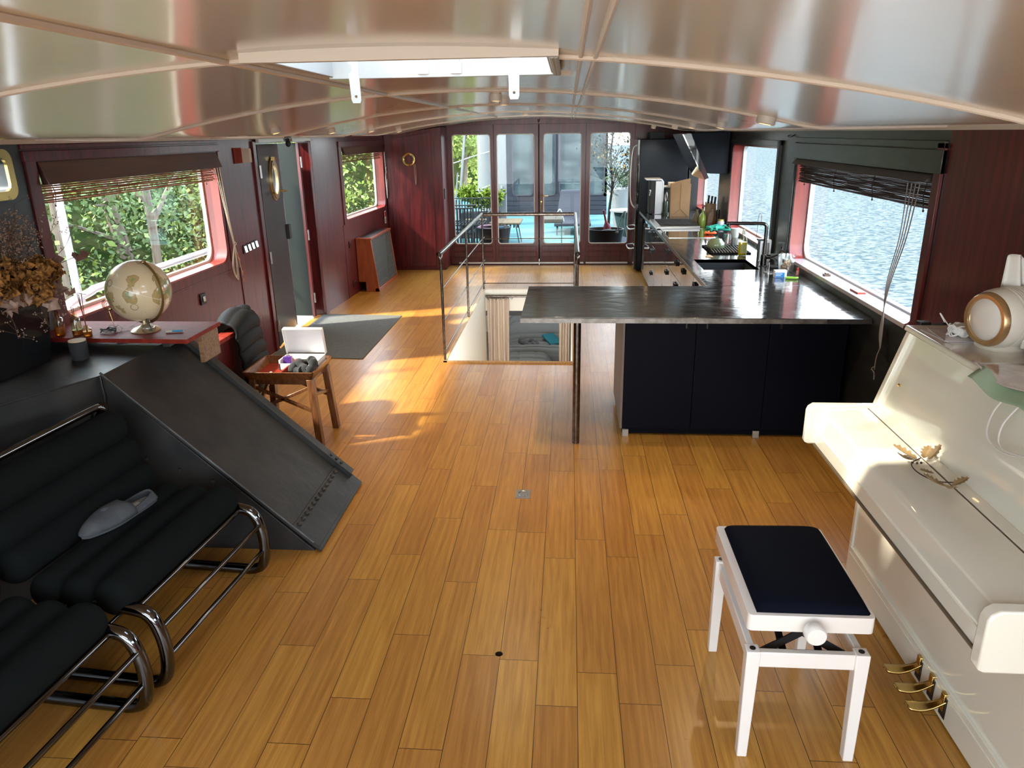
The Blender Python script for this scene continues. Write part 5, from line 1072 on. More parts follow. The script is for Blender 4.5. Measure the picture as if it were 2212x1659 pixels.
# ------------------------------------------------------------------ piano
pn = thing('upright_piano', 'ivory white glossy upright piano along the right wall', 'piano', (1.6, 2.5, 0))
PY0, PY1 = 1.74, 3.33
def pp(poly, y0, y1, name, m=pianowhite, bevel=.004, par=None, segs=3):
    mb = MB(); mb.prism(poly, lambda u, v, w: (u, y0+w, v), 0, y1-y0); o = mb.build(name, m, bevel=bevel, segs=segs); return loc(o, par or pn)
pp([(1.41, .02), (1.90, .02), (1.90, .70), (1.41, .70)], PY0+.045, PY1-.03, 'lower_panel')
pp([(1.402, .0), (1.90, .0), (1.90, .72), (1.402, .72)], PY1-.03, PY1, 'side_panel')
pp([(1.402, .0), (1.90, .0), (1.90, .72), (1.402, .72)], PY0, PY0+.03, 'side_panel')
pp([(1.395, .012), (1.41, .012), (1.41, .125), (1.395, .125)], PY0+.03, PY1-.03, 'base_rail', bevel=.002)
pp([(1.398, .125), (1.41, .128), (1.41, .150), (1.398, .150)], PY0+.03, PY1-.03, 'base_rail', bevel=.001)
pp([(1.43, .80), (1.92, .80), (1.92, 1.235), (1.535, 1.235), (1.43, .895)], PY0+.03, PY1-.03, 'upper_panel')
for a, b_ in ((PY0, PY0+.035), (PY1-.035, PY1)): pp([(1.405, .80), (1.93, .80), (1.93, 1.245), (1.515, 1.245), (1.410, .885)], a, b_, 'side_panel')
pp([(1.50, 1.238), (1.935, 1.238), (1.935, 1.262), (1.507, 1.262)], PY0-.01, PY1+.005, 'top_lid', bevel=.006)
pp([(1.16, .700), (1.45, .700), (1.45, .80), (1.16, .765)], PY0+.035, PY1-.035, 'key_bed')
pp([(1.148, .772), (1.158, .772), (1.172, .855), (1.20, .872), (1.376, .882), (1.376, .76), (1.158, .76)], PY0+.037, PY1-.037, 'key_lid', bevel=.005)
pp([(1.383, .76), (1.383, .882), (1.430, .886), (1.44, .76)], PY0+.037, PY1-.037, 'lid_strip', bevel=.002)
for a, b_ in ((PY0-.01, PY0+.036), (PY1-.036, PY1+.0)): pp([(1.113, .705), (1.135, .695), (1.45, .695), (1.45, .892), (1.14, .892), (1.120, .878), (1.113, .86)], a, b_, 'cheek', bevel=.007)
pp([(1.155, .690), (1.42, .690), (1.42, .700), (1.155, .700)], PY0+.03, PY1-.03, 'shade_strip', mat('shadow_strip', (.12, .09, .06), .5), 0)  # dark strip colours in the shade under the key bed
mb = MB(); mb.box(1.376, 1.383, PY0+.04, PY1-.04, .80, .878); loc(mb.build('hinge_strip', mat('hinge_brown', (.12, .07, .04), .4, metal=.5)), pn)
gold = mat('polished_brass', (.62, .44, .16), .16, metal=1)
for y in (2.51, 2.405, 2.31):
    mb = MB(); P = [(0, .0), (.02, 0), (.05, 0)]
    def pf(u, v):
        x = 1.405-.145*u; w_ = (.013+.012*math.sin(min(1, u*1.05)*PI*.62)**2) if u < .93 else .022*math.sqrt(max(0, 1-((u-.93)/.07)**2))
        return (x, y+(v-.5)*2*w_, .075+.028*(1-u)**2-.012*math.sin(u*PI)+.004*math.sin(v*PI))
    mb.grid(pf, 26, 8); o = loc(mb.build('pedal', gold, solid=.009), pn)
    mb = MB(); mb.box(1.385, 1.412, y-.013, y+.013, .06, .135); loc(mb.build('pedal_block', gold, bevel=.003), o)
    mb = MB(); mb.box(1.3935, 1.400, y-.022, y+.022, .03, .118); loc(mb.build('pedal_slot', blackplastic), pn)
mb = MB(); mb.cyl((1.452, 3.18, 1.03), (1.445, 3.178, 1.027), .007, 10); loc(mb.build('lock_knob', gold), pn)
# ------------------------------------------------------------------ bench
bn = thing('piano_bench', 'white adjustable piano bench with dark navy velvet seat', 'bench', (.81, 2.40, 0))
mb = MB(); 
mb.plate(rrect(-.205, .205, -.285, .300, .018, 4), [rrect(-.165, .165, -.245, .260, .01, 3)], XY(0), .522, .583); mb.build('seat_frame', benchwhite, bn, bevel=.006, segs=3)
mb = MB()
def cush(u, v):
    x = -.176+.372*u; y = -.270+.560*v; e = (1-abs(2*u-1)**9)*(1-abs(2*v-1)**12)
    return (x, y, .582+.032*max(0, e)**.5+.004*math.sin(u*5+v*4)*max(0, e))
mb.grid(cush, 36, 48); mb.bm.faces.new([mb.bm.verts.new(p) for p in ((-.176, -.270, .5825), (.196, -.270, .5825), (.196, .290, .5825), (-.176, .290, .5825))][::-1]); mb.build('cushion', velvet, bn)
mb = MB(); mb.box(-.165, .165, -.245, .26, .54, .565); mb.build('seat_board', blackplastic, bn)
for sx in (-1, 1):
    for sy in (-1, 1):
        cx, cy = sx*.178, sy*.275
        i = .0
        mb = MB(); t_ = .023; b_ = .0175; ox = -sx*(t_-b_); 
        mb.hexa([(cx-b_+sx*.004, cy-b_+sy*.004, 0), (cx+b_+sx*.004, cy-b_+sy*.004, 0), (cx+b_+sx*.004, cy+b_+sy*.004, 0), (cx-b_+sx*.004, cy+b_+sy*.004, 0), (cx-t_, cy-t_, .445), (cx+t_, cy-t_, .445), (cx+t_, cy+t_, .445), (cx-t_, cy+t_, .445)])
        lg = mb.build('leg', benchwhite, bn, bevel=.003)
        mb = MB(); mb.cyl((cx, cy, .444), (cx, cy, .4475), .010, 16); mb.build('leg_cap', blackplastic, lg)
for sy in (-1, 1): mb = MB(); mb.box(-.158, .158, sy*.275-.012, sy*.275+.012, .378, .438); mb.build('rail', benchwhite, bn, bevel=.003)
for sx in (-1, 1): mb = MB(); mb.box(sx*.178-.012, sx*.178+.012, -.255, .255, .378, .438); mb.build('rail', benchwhite, bn, bevel=.003)
mb = MB()
for sx in (-.06, .06):
    mb.bar((sx, -.22, .40), (sx, .20, .54), .025, .005, up=(0, 0, 1)); mb.bar((sx, .22, .40), (sx, -.20, .54), .025, .005)
mb.bar((-.14, -.235, .40), (.10, -.20, .525), .005, .03); mb.bar((.14, -.235, .40), (-.10, -.20, .525), .005, .03); mb.box(-.155, .155, -.24, -.215, .385, .40); mb.box(-.155, .155, .215, .24, .385, .40)
mb.cyl((0, -.27, .50), (0, .2, .49), .008, 8); mb.build('scissor_mechanism', blackplastic, bn)
mb = MB(); mb.lathe([(0, 0), (.014, 0), (.014, .012), (.032, .02), (.036, .03), (.035, .055), (.030, .062), (0, .064)], (0, -.284, .548), 28, rotx(PI/2)); mb.build('knob', benchwhite, bn)
# ------------------------------------------------------------------ things on the piano
PT = 1.262
dv = thing('ribbed_projector', 'cream ribbed barrel-shaped device with a gold ringed round lens on the piano', 'device', (1.72, 2.98, PT), 0)
dax = Vector((-.96, -.27, -.04)).normalized()     # lens direction
bx_ = Vector((0, 0, 1)).cross(dax).normalized(); by_ = dax.cross(bx_)
Mx = Matrix((bx_, by_, dax)).transposed()
ivo = mat('ivory_plastic_gloss', (.70, .66, .58), .3, coat=.3)
cc = Vector((-.02, -.03, .128)); 
mb = MB(); pr = [(0, -.15), (.06, -.15), (.10, -.135)]
for i in range(12): z = -.12+.0115*i; pr += [(.118, z), (.118, z+.0045), (.108, z+.0060), (.108, z+.0100)]
pr += [(.118, .025), (.114, .055), (.104, .075)]
mb.lathe(pr, cc, 48, Mx); mb.build('ribbed_body', ivo, dv)
mb = MB(); mb.lathe([(.106, .066), (.106, .080), (.098, .094), (.083, .092), (.080, .082)], cc, 48, Mx); mb.build('gold_ring', mat('champagne_gold', (.62, .42, .22), .25, metal=.8), dv)
mb = MB(); mb.lathe([(.082, .084), (.060, .098), (.03, .104), (0, .105)], cc, 48, Mx); mb.build('lens_cap', mat('lens_white', (.66, .64, .60), .1, coat=1), dv)
mb = MB(); mb.lathe([(0, 0), (.085, 0), (.088, .006), (.075, .03), (0, .03)], (0, -.0, 0), 32); mb.build('foot', ivo, dv)
mb = MB(); q = cc+Mx @ Vector((0, 0, -.02)); 
mb.obox((.035, -.125, .045), (.022, .012, .022)); mb.cyl((.075, -.118, .045), (.075, -.126, .045), .007, 10); mb.build('sockets', blackplastic, dv)
mb = MB(); mb.obox((.055, -.115, .045), (.085, .012, .04)); mb.build('socket_panel', ivo, dv, bevel=.004)
mb = MB()
def tis(u, v):
    x = (u-.5)*(.11-.045*v); return (.02+x*.9-.01*v, .0+.02*math.sin(u*9)*(1-.3*v)+.02*v-.3*x, .215+.15*v-.02*abs(2*u-1)**3*v)
mb.grid(tis, 18, 10); tag(mb.build('tissue', mat('white_tissue', (.70, .68, .64), .9), solid=.0015), 'folded white tissue sticking up out of the top of the ribbed device', 'tissue').location = (1.725, 2.99, PT)
mb = MB()
for i, (w_, r_) in enumerate(((0, .1), (.01, -.12))):
    mb.obox((1.63+w_, 3.14, PT+.002+.004*i), (.18, .22, .003), rotz(r_))
mg = tag(mb.build('magazine', mat('magazine_grey', (.42, .40, .42), .25, coat=.5, var=(7, ONE, (.66, .62, .62)))), 'grey glossy magazines under the white charger on the piano', 'magazine')
t = thing('white_charger', 'white power adapter wound in its cable on the magazines', 'charger', (1.645, 3.13, PT+.008))
mb = MB(); mb.obox((0, 0, .022), (.075, .065, .034), rotz(.5) @ rotx(.2)); mb.obox((.04, .06, .018), (.06, .06, .03), rotz(-.2)); mb.build('adapter', whitep, t, bevel=.009)
mb = MB(); P = []
for i in range(40): a = i*.9; P.append((.055*math.cos(a)*(1+.15*math.sin(i)), .035*math.sin(a), .024+.026*math.sin(a*2+.3*i)))
P += [(-.05, .05, .05), (-.06, .08, .075), (-.045, .06, .04)]
mb.tube(cr_pts(P, 4), .0028, 6); mb.build('cable', whitep, t)
mb = MB(); mb.obox((1.60, 3.37, 1.245), (.05, .045, .05)); mb.obox((1.68, 3.40, 1.23), (.06, .04, .04)); mb.tube(cr_pts([(1.70, 3.40, 1.25), (1.76, 3.42, 1.23), (1.80, 3.40, 1.1)], 4), .008, 6)
tag(mb.build('adapter_plug', blackplastic, bevel=.005), 'black plugs beside the window at the far end of the piano top', 'plug')
def foldpaper(name, m, c, sx, sy, over, rz, label, z=0, cat='paper'):
    mb = MB()
    def f(u, v):
        s = u*sx   # from back to front (toward -x)
        x = c[0]-s; y = c[1]+(v-.5)*sy+.25*(s-sx*.5)*rz
        xe = 1.505; zz = PT+z
        if x < xe: d = xe-x; return (xe-d*.55-.004*z*100*0, y, zz-d*.80*over+.012*math.sin(v*8)+.002)
        return (x, y, zz+.0015+.004*math.sin(v*7+u*3))
    mb.grid(f, 22, 14); return tag(mb.build(name, m, solid=.0012), label, cat)
foldpaper('green_folder', mat('green_folder', (.22, .46, .24), .35, coat=.5, alpha=.8, var=(4, ONE, (.45, .62, .48))), (1.70, 2.46), .27, .42, .75, .6, 'translucent green folder hanging over the piano front edge', .001, 'folder')
foldpaper('clear_sleeve', mat('clear_sleeve', (.50, .45, .44), .12, coat=1, var=(9, ONE, (.72, .66, .66))), (1.72, 2.50), .235, .46, .5, .5, 'clear plastic sleeve with printed sheets on the green folder', .005, 'sleeve')
mb = MB(); mb.tube(cr_pts([(1.51, 2.47, 1.262), (1.47, 2.50, 1.17), (1.44, 2.46, 1.09), (1.45, 2.36, 1.07), (1.47, 2.22, 1.12), (1.51, 2.1, 1.20)], 6), .003, 6); mb.tube(cr_pts([(1.50, 2.40, 1.24), (1.46, 2.42, 1.15), (1.44, 2.38, 1.09), (1.45, 2.27, 1.10), (1.48, 2.12, 1.15), (1.51, 2.0, 1.22)], 6), .003, 6)
tag(mb.build('white_cable', wirew), 'two pale cable loops hanging down the piano front', 'cable')
# dried holly twig on key lid
tw = thing('dried_holly', 'dried brown holly sprig with spiky leaves on the piano key lid', 'twig', (1.32, 2.60, .882), 0)
hl = mat('dry_leaf', (.33, .24, .12), .6, var=(14, ONE, (.20, .13, .06)))
def holly(c, rz, L_, tl, curl):
    mb = MB(); n = 9; pts = []
    for i in range(n+1):
        u = i/n; w_ = .42*math.sin(PI*(u*.9+.05))**.7*(1.0 if i % 2 else .55); pts.append((u, w_))
    M_ = rotz(rz) @ roty(tl)
    def P(u, w_): return Vector(c)+M_ @ Vector((L_*u, L_*w_*.8, abs(w_)*L_*.35+curl*L_*u*u))
    for (u0, w0), (u1, w1) in zip(pts, pts[1:]):
        for s in (1, -1):
            f_ = [P(u0, 0), P(u1, 0), P(u1, s*w1), P(u0, s*w0)]
            mb.bm.faces.new([mb.bm.verts.new(p) for p in f_])
    mb.build('leaf', hl, tw, solid=.0012, recalc=True, smooth=False)
for a in (((.02, .10, .012), 2.6, .09, -.15, .25), ((-.01, .09, .012), 3.7, .08, -.3, .2), ((.04, .09, .02), .9, .07, -.2, .2), ((.05, .07, .025), .3, .065, -.6, .3), ((.03, -.02, .008), 3.3, .055, -.1, .2), ((.02, -.13, .01), 3.0, .08, -.15, .35), ((.03, -.14, .008), 4.2, .075, -.2, .3), ((.05, -.12, .008), .2, .06, -.25, .2)): holly(*a)
mb = MB(); mb.tube(cr_pts([(.03, .09, .02), (-.02, .05, .012), (-.02, -.02, .006), (.02, -.08, .004), (.085, -.10, .012)], 5), .0022, 6)
for p in ((.0, .05, .016), (-.012, .06, .014), (.012, .045, .02)): mb.ball(p, .005, 8)
mb.build('stem', mat('dark_stem', (.05, .02, .025), .6), tw)
# ------------------------------------------------------------------ outside: water, bank, trees, far deck
def water_mat():
    m = mat('river_water', (.36, .46, .52), .9, spec=0, bump=None); n = m.node_tree; L = n.links.new; b = n.nodes['Principled BSDF']
    t = n.nodes.new('ShaderNodeTexCoord'); mp = n.nodes.new('ShaderNodeMapping'); L(t.outputs['Object'], mp.inputs[0]); mp.inputs['Scale'].default_value = (1, 1.6, 1)
    z = n.nodes.new('ShaderNodeTexNoise'); z.inputs['Scale'].default_value = 4.5; z.inputs['Detail'].default_value = 5; z.inputs['Distortion'].default_value = .6; L(mp.outputs[0], z.inputs['Vector'])
    r = n.nodes.new('ShaderNodeValToRGB'); e = r.color_ramp.elements; e[0].position = .42; e[0].color = (.034, .052, .060, 1); e[1].position = .56; e[1].color = (.100, .113, .114, 1); L(z.outputs['Fac'], r.inputs[0]); L(r.outputs[0], b.inputs['Base Color'])  # sky glints on the ripples painted as pale patches
    bu = n.nodes.new('ShaderNodeBump'); bu.inputs['Strength'].default_value = .35; bu.inputs['Distance'].default_value = .05; L(z.outputs['Fac'], bu.inputs['Height']); L(bu.outputs[0], b.inputs['Normal'])
    return m
mb = MB(); mb.box(2.6, 160, -60, 220, -1.62, -1.6); o = struct(mb.build('ground_1', water_mat())); o['kind'] = 'structure'; o['label'] = 'rippled pale river water outside the right windows'
mb = MB(); mb.box(XR+.15, 2.75, -3, 12.5, -1.6, -.1); struct(mb.build('trim_95', mat('hull_black', (.02, .02, .02), .5)))
bankm = mat('bank_undergrowth', (.010, .020, .005), 1, spec=0, var=(2.5, ONE, (.030, .034, .014)))
mb = MB(); mb.grid(lambda u, v: (-5.0-13*u, -4+40*v, -1.2+7.0*u**1.3+.25*math.sin(v*31)*u), 16, 30); struct(mb.build('ground_2', bankm), 'undergrowth covered river bank beyond the left windows')
mb = MB(); mb.grid(lambda u, v: (-34+31.6*u, 31+8*v, -1.6+9*v+.5*math.sin(u*37)), 20, 6); struct(mb.build('ground_3', bankm), 'dark green bank far behind the turquoise deck')
lgreens = [mat('leaf_light', (.12, .175, .045), .7, spec=.2), mat('leaf_mid', (.060, .105, .025), .6), mat('leaf_yellow', (.19, .25, .04), .6)]
for m in lgreens: m.node_tree.nodes['Principled BSDF'].inputs['Subsurface Weight'].default_value = 0
bark = mat('bark', (.085, .065, .048), .9, bump=(6, (1, 1, .3), .6), var=(5, (3, 3, .6), (.16, .13, .10)))
def leafcloud(mb, c, rad, n, s):
    for i in range(n):
        p = Vector(c)+Vector((random.gauss(0, .45)*rad[0], random.gauss(0, .45)*rad[1], random.gauss(0, .45)*rad[2]))
        d = Vector((jit(1), jit(1), jit(1)+.3)).normalized(); u = d.orthogonal().normalized(); u = Matrix.Rotation(random.random()*6.3, 3, d) @ u; v = d.cross(u); q = s*random.uniform(.6, 1.3)
        mb.bm.faces.new([mb.bm.verts.new(x) for x in (p, p+u*q*.3+v*q*.5, p+v*q*1.1, p-u*q*.3+v*q*.5)])
def tree(x, y, h, lean, label, kind, n=1800, s=.12, r=.13, crown=None, lowz=-1.3):
    t = thing('bank_tree', label, 'tree', (x, y, lowz), 0, 'trees on the left bank')
    mb = MB(); P = cr_pts([(0, 0, 0), (lean*.3, .1, h*.35), (lean*.8, -.05, h*.7), (lean, .1, h)], 5); mb.tube(P, [r*(1-.6*i/(len(P)-1)) for i in range(len(P))], 9)
    for k in range(6):
        q = P[5+k]; e = q+Vector((jit(1.3), jit(1.3), .4+random.random()*.8)); mb.tube(cr_pts([q, (q+e)/2+Vector((0, 0, .15)), e], 4), [.045-.003*j for j in range(9)], 5)
    mb.build('trunk', bark, t)
    mb = MB()
    for k in range(14):
        z = (.3 if h != 6.4 else 4.4)+random.random()*((h-.2) if h != 6.4 else 2.2); leafcloud(mb, (lean*z/h+jit(1.1), jit(1.2), z), (.75, .75, .55), n//14, s)
    mb.build('foliage', lgreens[kind], t, recalc=False, smooth=False)
TR = [(-6.3, 5.9, 3.0, .2, 'leafy bright green tree nearest the large left window, at its left side', 0, 2600, .10, .05), (-6.6, 11.3, 5.0, .15, 'bare forked grey trunk with leaves in the middle of the left window view', 1, 1500, .09, .085),
 (-8.2, 13.2, 3.8, -.2, 'thick grey trunk seen at the right part of the left window', 1, 1500, .11, .17), (-8.0, 8.0, 3.2, .1, 'dense mid green shrubby tree behind the bright one', 2, 2400, .10, .07),
 (-9.6, 11.6, 3.9, .1, 'dark green tree farther up the left bank', 1, 2600, .13, .12), (-9.8, 15.6, 4.2, .2, 'yellow green tree far up the left bank', 2, 2600, .13, .12), (-8.4, 17.6, 4.0, 0, 'leafy tree seen through the small far left window', 1, 3000, .12, .1),
 (-6.6, 15.4, 3.6, .1, 'light leafy tree close outside the small far left window', 0, 3000, .11, .08), (-6.8, 20.5, 4.8, .2, 'tall leafy tree behind the ladder at the far deck', 2, 3400, .13, .12), (-8.5, 23.5, 5.2, .2, 'dark leafy tree behind the white mast', 1, 3200, .15, .14), (-5.6, 26.5, 6.5, .3, 'tall green tree behind the far deck bench', 0, 4200, .15, .12),
 (-3.9, 28.0, 6.5, .2, 'tall light green tree straight behind the silver ladder', 2, 4800, .16, .14), (-6.7, 9.2, 6.4, .2, 'slim high tree added so that its crown keeps sun off the far left window', 1, 2600, .12, .05)]  # last tree is added, its high crown blocks sun from the locker
for a in TR: tree(*a)
# low undergrowth, uncountable
mb = MB()
for i in range(170):
    u = random.random()*.46; v = random.random(); leafcloud(mb, (-5.4-13*u, 4+24*v, -1.1+7*u**1.3+.1), (.9, .9, .35), 110, .09)
o = mb.build('undergrowth', lgreens[1], recalc=False, smooth=False); tag(o, 'tangled green undergrowth covering the left bank', 'undergrowth', kind='stuff')
mb = MB()
for i in range(50):
    u = random.random()*.40; v = random.random(); leafcloud(mb, (-5.4-13*u, 4+24*v, -1.0+7*u**1.3+.2), (.7, .7, .3), 80, .10)
o = mb.build('undergrowth', lgreens[2], recalc=False, smooth=False); tag(o, 'yellow green weeds on the left bank', 'undergrowth', kind='stuff')
mb = MB()
for i in range(150):
    u = random.random(); v = random.random()**.8; leafcloud(mb, (-16+13.4*u, 30.4+7.5*v, -1.2+9*v), (1.0, .6, .8), 75, .17)
o = mb.build('hedge_foliage', lgreens[2], recalc=False, smooth=False); tag(o, 'mass of yellow green foliage on the bank far beyond the deck', 'foliage', kind='stuff')
# deck walkway and white railing outside the left windows
mb = MB(); mb.box(-4.05, -3.15, -3, 26, -.35, -.12); struct(mb.build('floor.003', mat('side_deck', (.32, .32, .30), .7)))
rw_ = thing('deck_railing', 'thick white tube railing outside the left windows', 'railing', (-3.9, 6, 0)); rwm = mat('white_gloss_rail', (.78, .80, .82), .25, coat=.5)
def rr_(nm, pts, r): mb = MB(); mb.tube(pts, r, 12); return loc(mb.build(nm, rwm), rw_)
rr_('top_rail', cr_pts([(-3.95, 5.02, -.1), (-3.95, 5.08, .45), (-3.95, 5.35, .80), (-3.95, 5.75, .90), (-3.95, 6.6, .92), (-3.95, 12.5, .92)], 6), .034)
for y, zt_ in ((5.62, 2.3), (8.25, 2.3)): rr_('post', [(-3.95, y, -.1), (-3.95, y, zt_)], .030)
for y in (5.62, 8.25, 10.9): rr_('base_socket', [(-3.95, y, .62), (-3.95, y, .90)], .042)
rr_('post', [(-3.95, 10.9, -.1), (-3.95, 10.9, .9)], .028)
# ------------------------------------------------------------------ far deck
DZ = .0
tq = mat('turquoise_deck_paint', (.045, .125, .135), .7, spec=.15, bump=(5, (1, 3, 1), .1), var=(2.5, (1, 5, 1), (.07, .15, .16)))
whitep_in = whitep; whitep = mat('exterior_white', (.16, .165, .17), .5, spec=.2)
mb = MB(); mb.box(-5.0, 3.3, FY+.1, 27, DZ-.2, DZ); o = struct(mb.build('floor.004', tq), 'turquoise painted open deck beyond the glazed doors')
grey = mat('anthracite_planks', (.018, .020, .028), .5, spec=.2)
wh = thing('wheelhouse', 'dark grey planked wheelhouse with big windows at the end of the turquoise deck', 'wheelhouse', (-.3, 19.5, 0))
WX0, WX1, WYF = -2.3, 1.0, 20.3
WINS = [(-1.49, -.97), (-.85, -.375), (-.25, .43), (.53, .92)]
mb = MB(); mb.plate([(WX0, .0), (WX1, .0), (WX1, 3.3), (WX0, 3.3)], [rrect(a, b_, .52, 2.75, .09, 5) for a, b_ in WINS], XZ(WYF), 0, .08); loc(mb.build('front_wall', grey), wh)
for i in range(4): mb = MB(); mb.box(WX0, WX1, WYF-.012, WYF, .01+i*.12, .115+i*.12); loc(mb.build('plank', grey, bevel=.004), wh)
mb = MB(); mb.box(WX0, WX0+.08, WYF, 22.5, 0, 3.3); mb.box(WX1-.08, WX1, WYF, 22.5, 0, 3.3); mb.box(WX0, WX1, 22.4, 22.5, 0, 3.3); loc(mb.build('side_wall', grey), wh)
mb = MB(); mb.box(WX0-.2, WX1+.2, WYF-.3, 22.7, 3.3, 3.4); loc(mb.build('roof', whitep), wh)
for a, b_ in WINS:
    mb = MB(); mb.plate(rrect(a-.02, b_+.02, .50, 2.77, .11, 5), [rrect(a+.012, b_-.012, .532, 2.738, .08, 5)], XZ(WYF), -.02, .0); fm_ = loc(mb.build('window_frame', mat('frame_lilac', (.04, .04, .05), .4, spec=.2)), wh)
    mb = MB(); mb.prism(rrect(a, b_, .52, 2.75, .09, 5), XZ(WYF), .03, .035); loc(mb.build('pane', mat('dark_pane_reflections', (.020, .032, .038), .15, spec=.15, var=(1.3, (1, 1, 2.2), (.075, .095, .10)))), fm_)  # lighter blotches in the pane colour stand for reflections
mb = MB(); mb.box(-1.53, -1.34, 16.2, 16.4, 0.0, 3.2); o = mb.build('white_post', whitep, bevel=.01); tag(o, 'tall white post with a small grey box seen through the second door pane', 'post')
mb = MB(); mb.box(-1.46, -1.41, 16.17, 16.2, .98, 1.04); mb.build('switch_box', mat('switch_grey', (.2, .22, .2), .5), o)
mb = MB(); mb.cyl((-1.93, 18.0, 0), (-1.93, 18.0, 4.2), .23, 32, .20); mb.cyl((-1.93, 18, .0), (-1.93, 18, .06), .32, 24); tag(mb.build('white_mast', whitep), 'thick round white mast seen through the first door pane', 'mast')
mb = MB(); mb.bar((-2.45, 16.4, .0), (-2.16, 16.4, 2.6), .09, .04); mb.bar((-2.55, 16.45, .0), (-2.40, 16.45, 1.3), .03, .03); tag(mb.build('ladder_rail', mat('alu_plank', (.17, .175, .18), .5, spec=.2)), 'slanting silver ladder rail seen through the first door pane', 'ladder')
mb = MB()
for z, dx in ((1.55, .5), (2.15, .7), (.8, .4)): mb.tube(cr_pts([(-3.4, 16.5, 0), (-2.9, 16.47, z-.3), (-2.33, 16.43, z), (-1.85, 17.78, z+.15)], 5), .012, 6)
tag(mb.build('mooring_rope', mat('rope_grey', (.3, .3, .28), .8)), 'thin slack ropes across the ladder beyond the first pane', 'rope')
# rope armchair/bench
rp_ = mat('dark_rope', (.012, .015, .018), .9, spec=.1); rf = mat('rope_frame', (.02, .022, .025), .5, spec=.2)
bc = thing('rope_bench', 'dark grey bench of vertical woven ropes on the turquoise deck, behind the first pane', 'bench', (-1.98, 14.6, DZ)); bc.scale = (1, 1, 1.08)
mb = MB(); mb.tube([(-.65, .30, 0), (-.65, .34, .82), (.45, .34, .82), (.45, .30, .0)], .014, 8); mb.tube([(-.65, .30, .42), (.45, .30, .42), (.45, -.45, .42), (-.65, -.45, .42)], .014, 8, True); mb.tube([(.45, -.45, 0), (.45, -.45, .62), (.45, .34, .62)], .014, 8); mb.tube([(-.65, -.45, 0), (-.65, -.45, .62), (-.65, .34, .62)], .014, 8); mb.build('frame', rf, bc)
def ropes(pairs, nm, mm=rp_):
    for a, b_ in pairs: mb = MB(); mb.bar(a, b_, .024, .018); mb.build(nm, mm, bc)
ropes([((-.63+.055*i, .32, .44), (-.63+.055*i, .34, .80)) for i in range(20)], 'back_rope')
ropes([((-.63+.055*i, -.43, .43), (-.63+.055*i, .30, .43)) for i in range(20)], 'seat_rope')
ropes([((-.63+.055*i, -.46, .10), (-.63+.055*i, -.46, .43)) for i in range(20)], 'apron_rope')
ropes([((.45, -.42+.06*i, .44), (.45, -.42+.06*i, .60)) for i in range(12)], 'side_rope')
# second, nearer armrest section
ar = thing('rope_armchair', 'dark woven rope armchair nearest the first door pane', 'armchair', (-2.02, 13.55, DZ)); ar.scale = (1, 1, 1.25)
mb = MB(); mb.tube([(-.5, .0, 0), (-.5, 0, .66), (.28, 0, .66), (.28, 0, 0)], .014, 8); mb.tube([(-.5, .6, 0), (-.5, .6, .66), (.28, .6, .66), (.28, .6, 0)], .014, 8); mb.tube([(.28, 0, .30), (.28, .6, .30), (-.5, .6, .30), (-.5, 0, .30)], .014, 8, True); mb.build('frame', rf, ar)
for i in range(13): mb = MB(); x = -.48+.061*i; mb.bar((x, 0, .15), (x, 0, .65), .026, .018); mb.build('rope', rp_, ar)
for i in range(13): mb = MB(); x = -.48+.061*i; mb.bar((x, 0, .30), (x, .6, .30), .024, .018); mb.build('seat_rope', rp_, ar)
# coffee table
ct = thing('deck_table', 'low wooden-topped deck table with thin metal legs behind the second pane', 'table', (-1.35, 14.9, DZ))
mb = MB(); mb.box(-.75, .42, -.40, .40, .42, .455); mb.build('table_top', mat('weathered_wood', (.11, .085, .055), .7, spec=.1, var=(4, (1, 8, 8), (.08, .06, .04))), ct, bevel=.01)
mb = MB()
for i in range(16): mb.box(-.70+.07*i, -.67+.07*i, -.39, -.37, .36, .42)
mb.build('slat_edge', rp_, ct)
for sx, sy in ((-.65, -.3), (.32, -.3), (-.65, .3), (.32, .3)): mb = MB(); mb.tube([(sx, sy, .42), (sx+.08, sy-.05, 0)], .010, 6); mb.build('leg', rf, ct)
# sun lounger
lg_ = thing('sun_lounger', 'grey sun lounger with raised flat back behind the third pane', 'lounger', (.04, 17.0, DZ), 0); lg_.scale = (.58, .8, .82)
gc = mat('grey_canvas', (.028, .031, .040), .9, spec=.1)
mb = MB(); mb.hexa([(-.55, .25, .30), (.75, .25, .30), (.75, .33, .28), (-.55, .33, .28), (-.40, .95, 1.0), (.75, .95, 1.0), (.75, 1.0, .97), (-.40, 1.0, .97)]); mb.build('back_cushion', gc, lg_, bevel=.02)
mb = MB(); mb.hexa([(-.42, .88, .78), (.76, .88, .78), (.76, .95, .78), (-.42, .95, .78), (-.38, .93, 1.02), (.76, .93, 1.02), (.76, 1.02, 1.0), (-.38, 1.02, 1.0)]); mb.build('head_pillow', mat('lilac_canvas', (.055, .058, .075), .9, spec=.1), lg_, bevel=.02)
mb = MB(); mb.box(-.6, .75, -1.2, .30, .24, .32); mb.build('seat_cushion', gc, lg_, bevel=.02)
for x, y in ((-.5, -1.1), (.65, -1.1), (-.5, .2), (.65, .2)): mb = MB(); mb.cyl((x, y, 0), (x, y, .24), .02, 8); mb.build('leg', rf, lg_)
sb_ = thing('low_deck_bench', 'low beige slatted lounger frame with metal loop behind the third pane', 'bench', (-.30, 14.6, DZ)); sb_.scale = (.5, 1, 1.6)
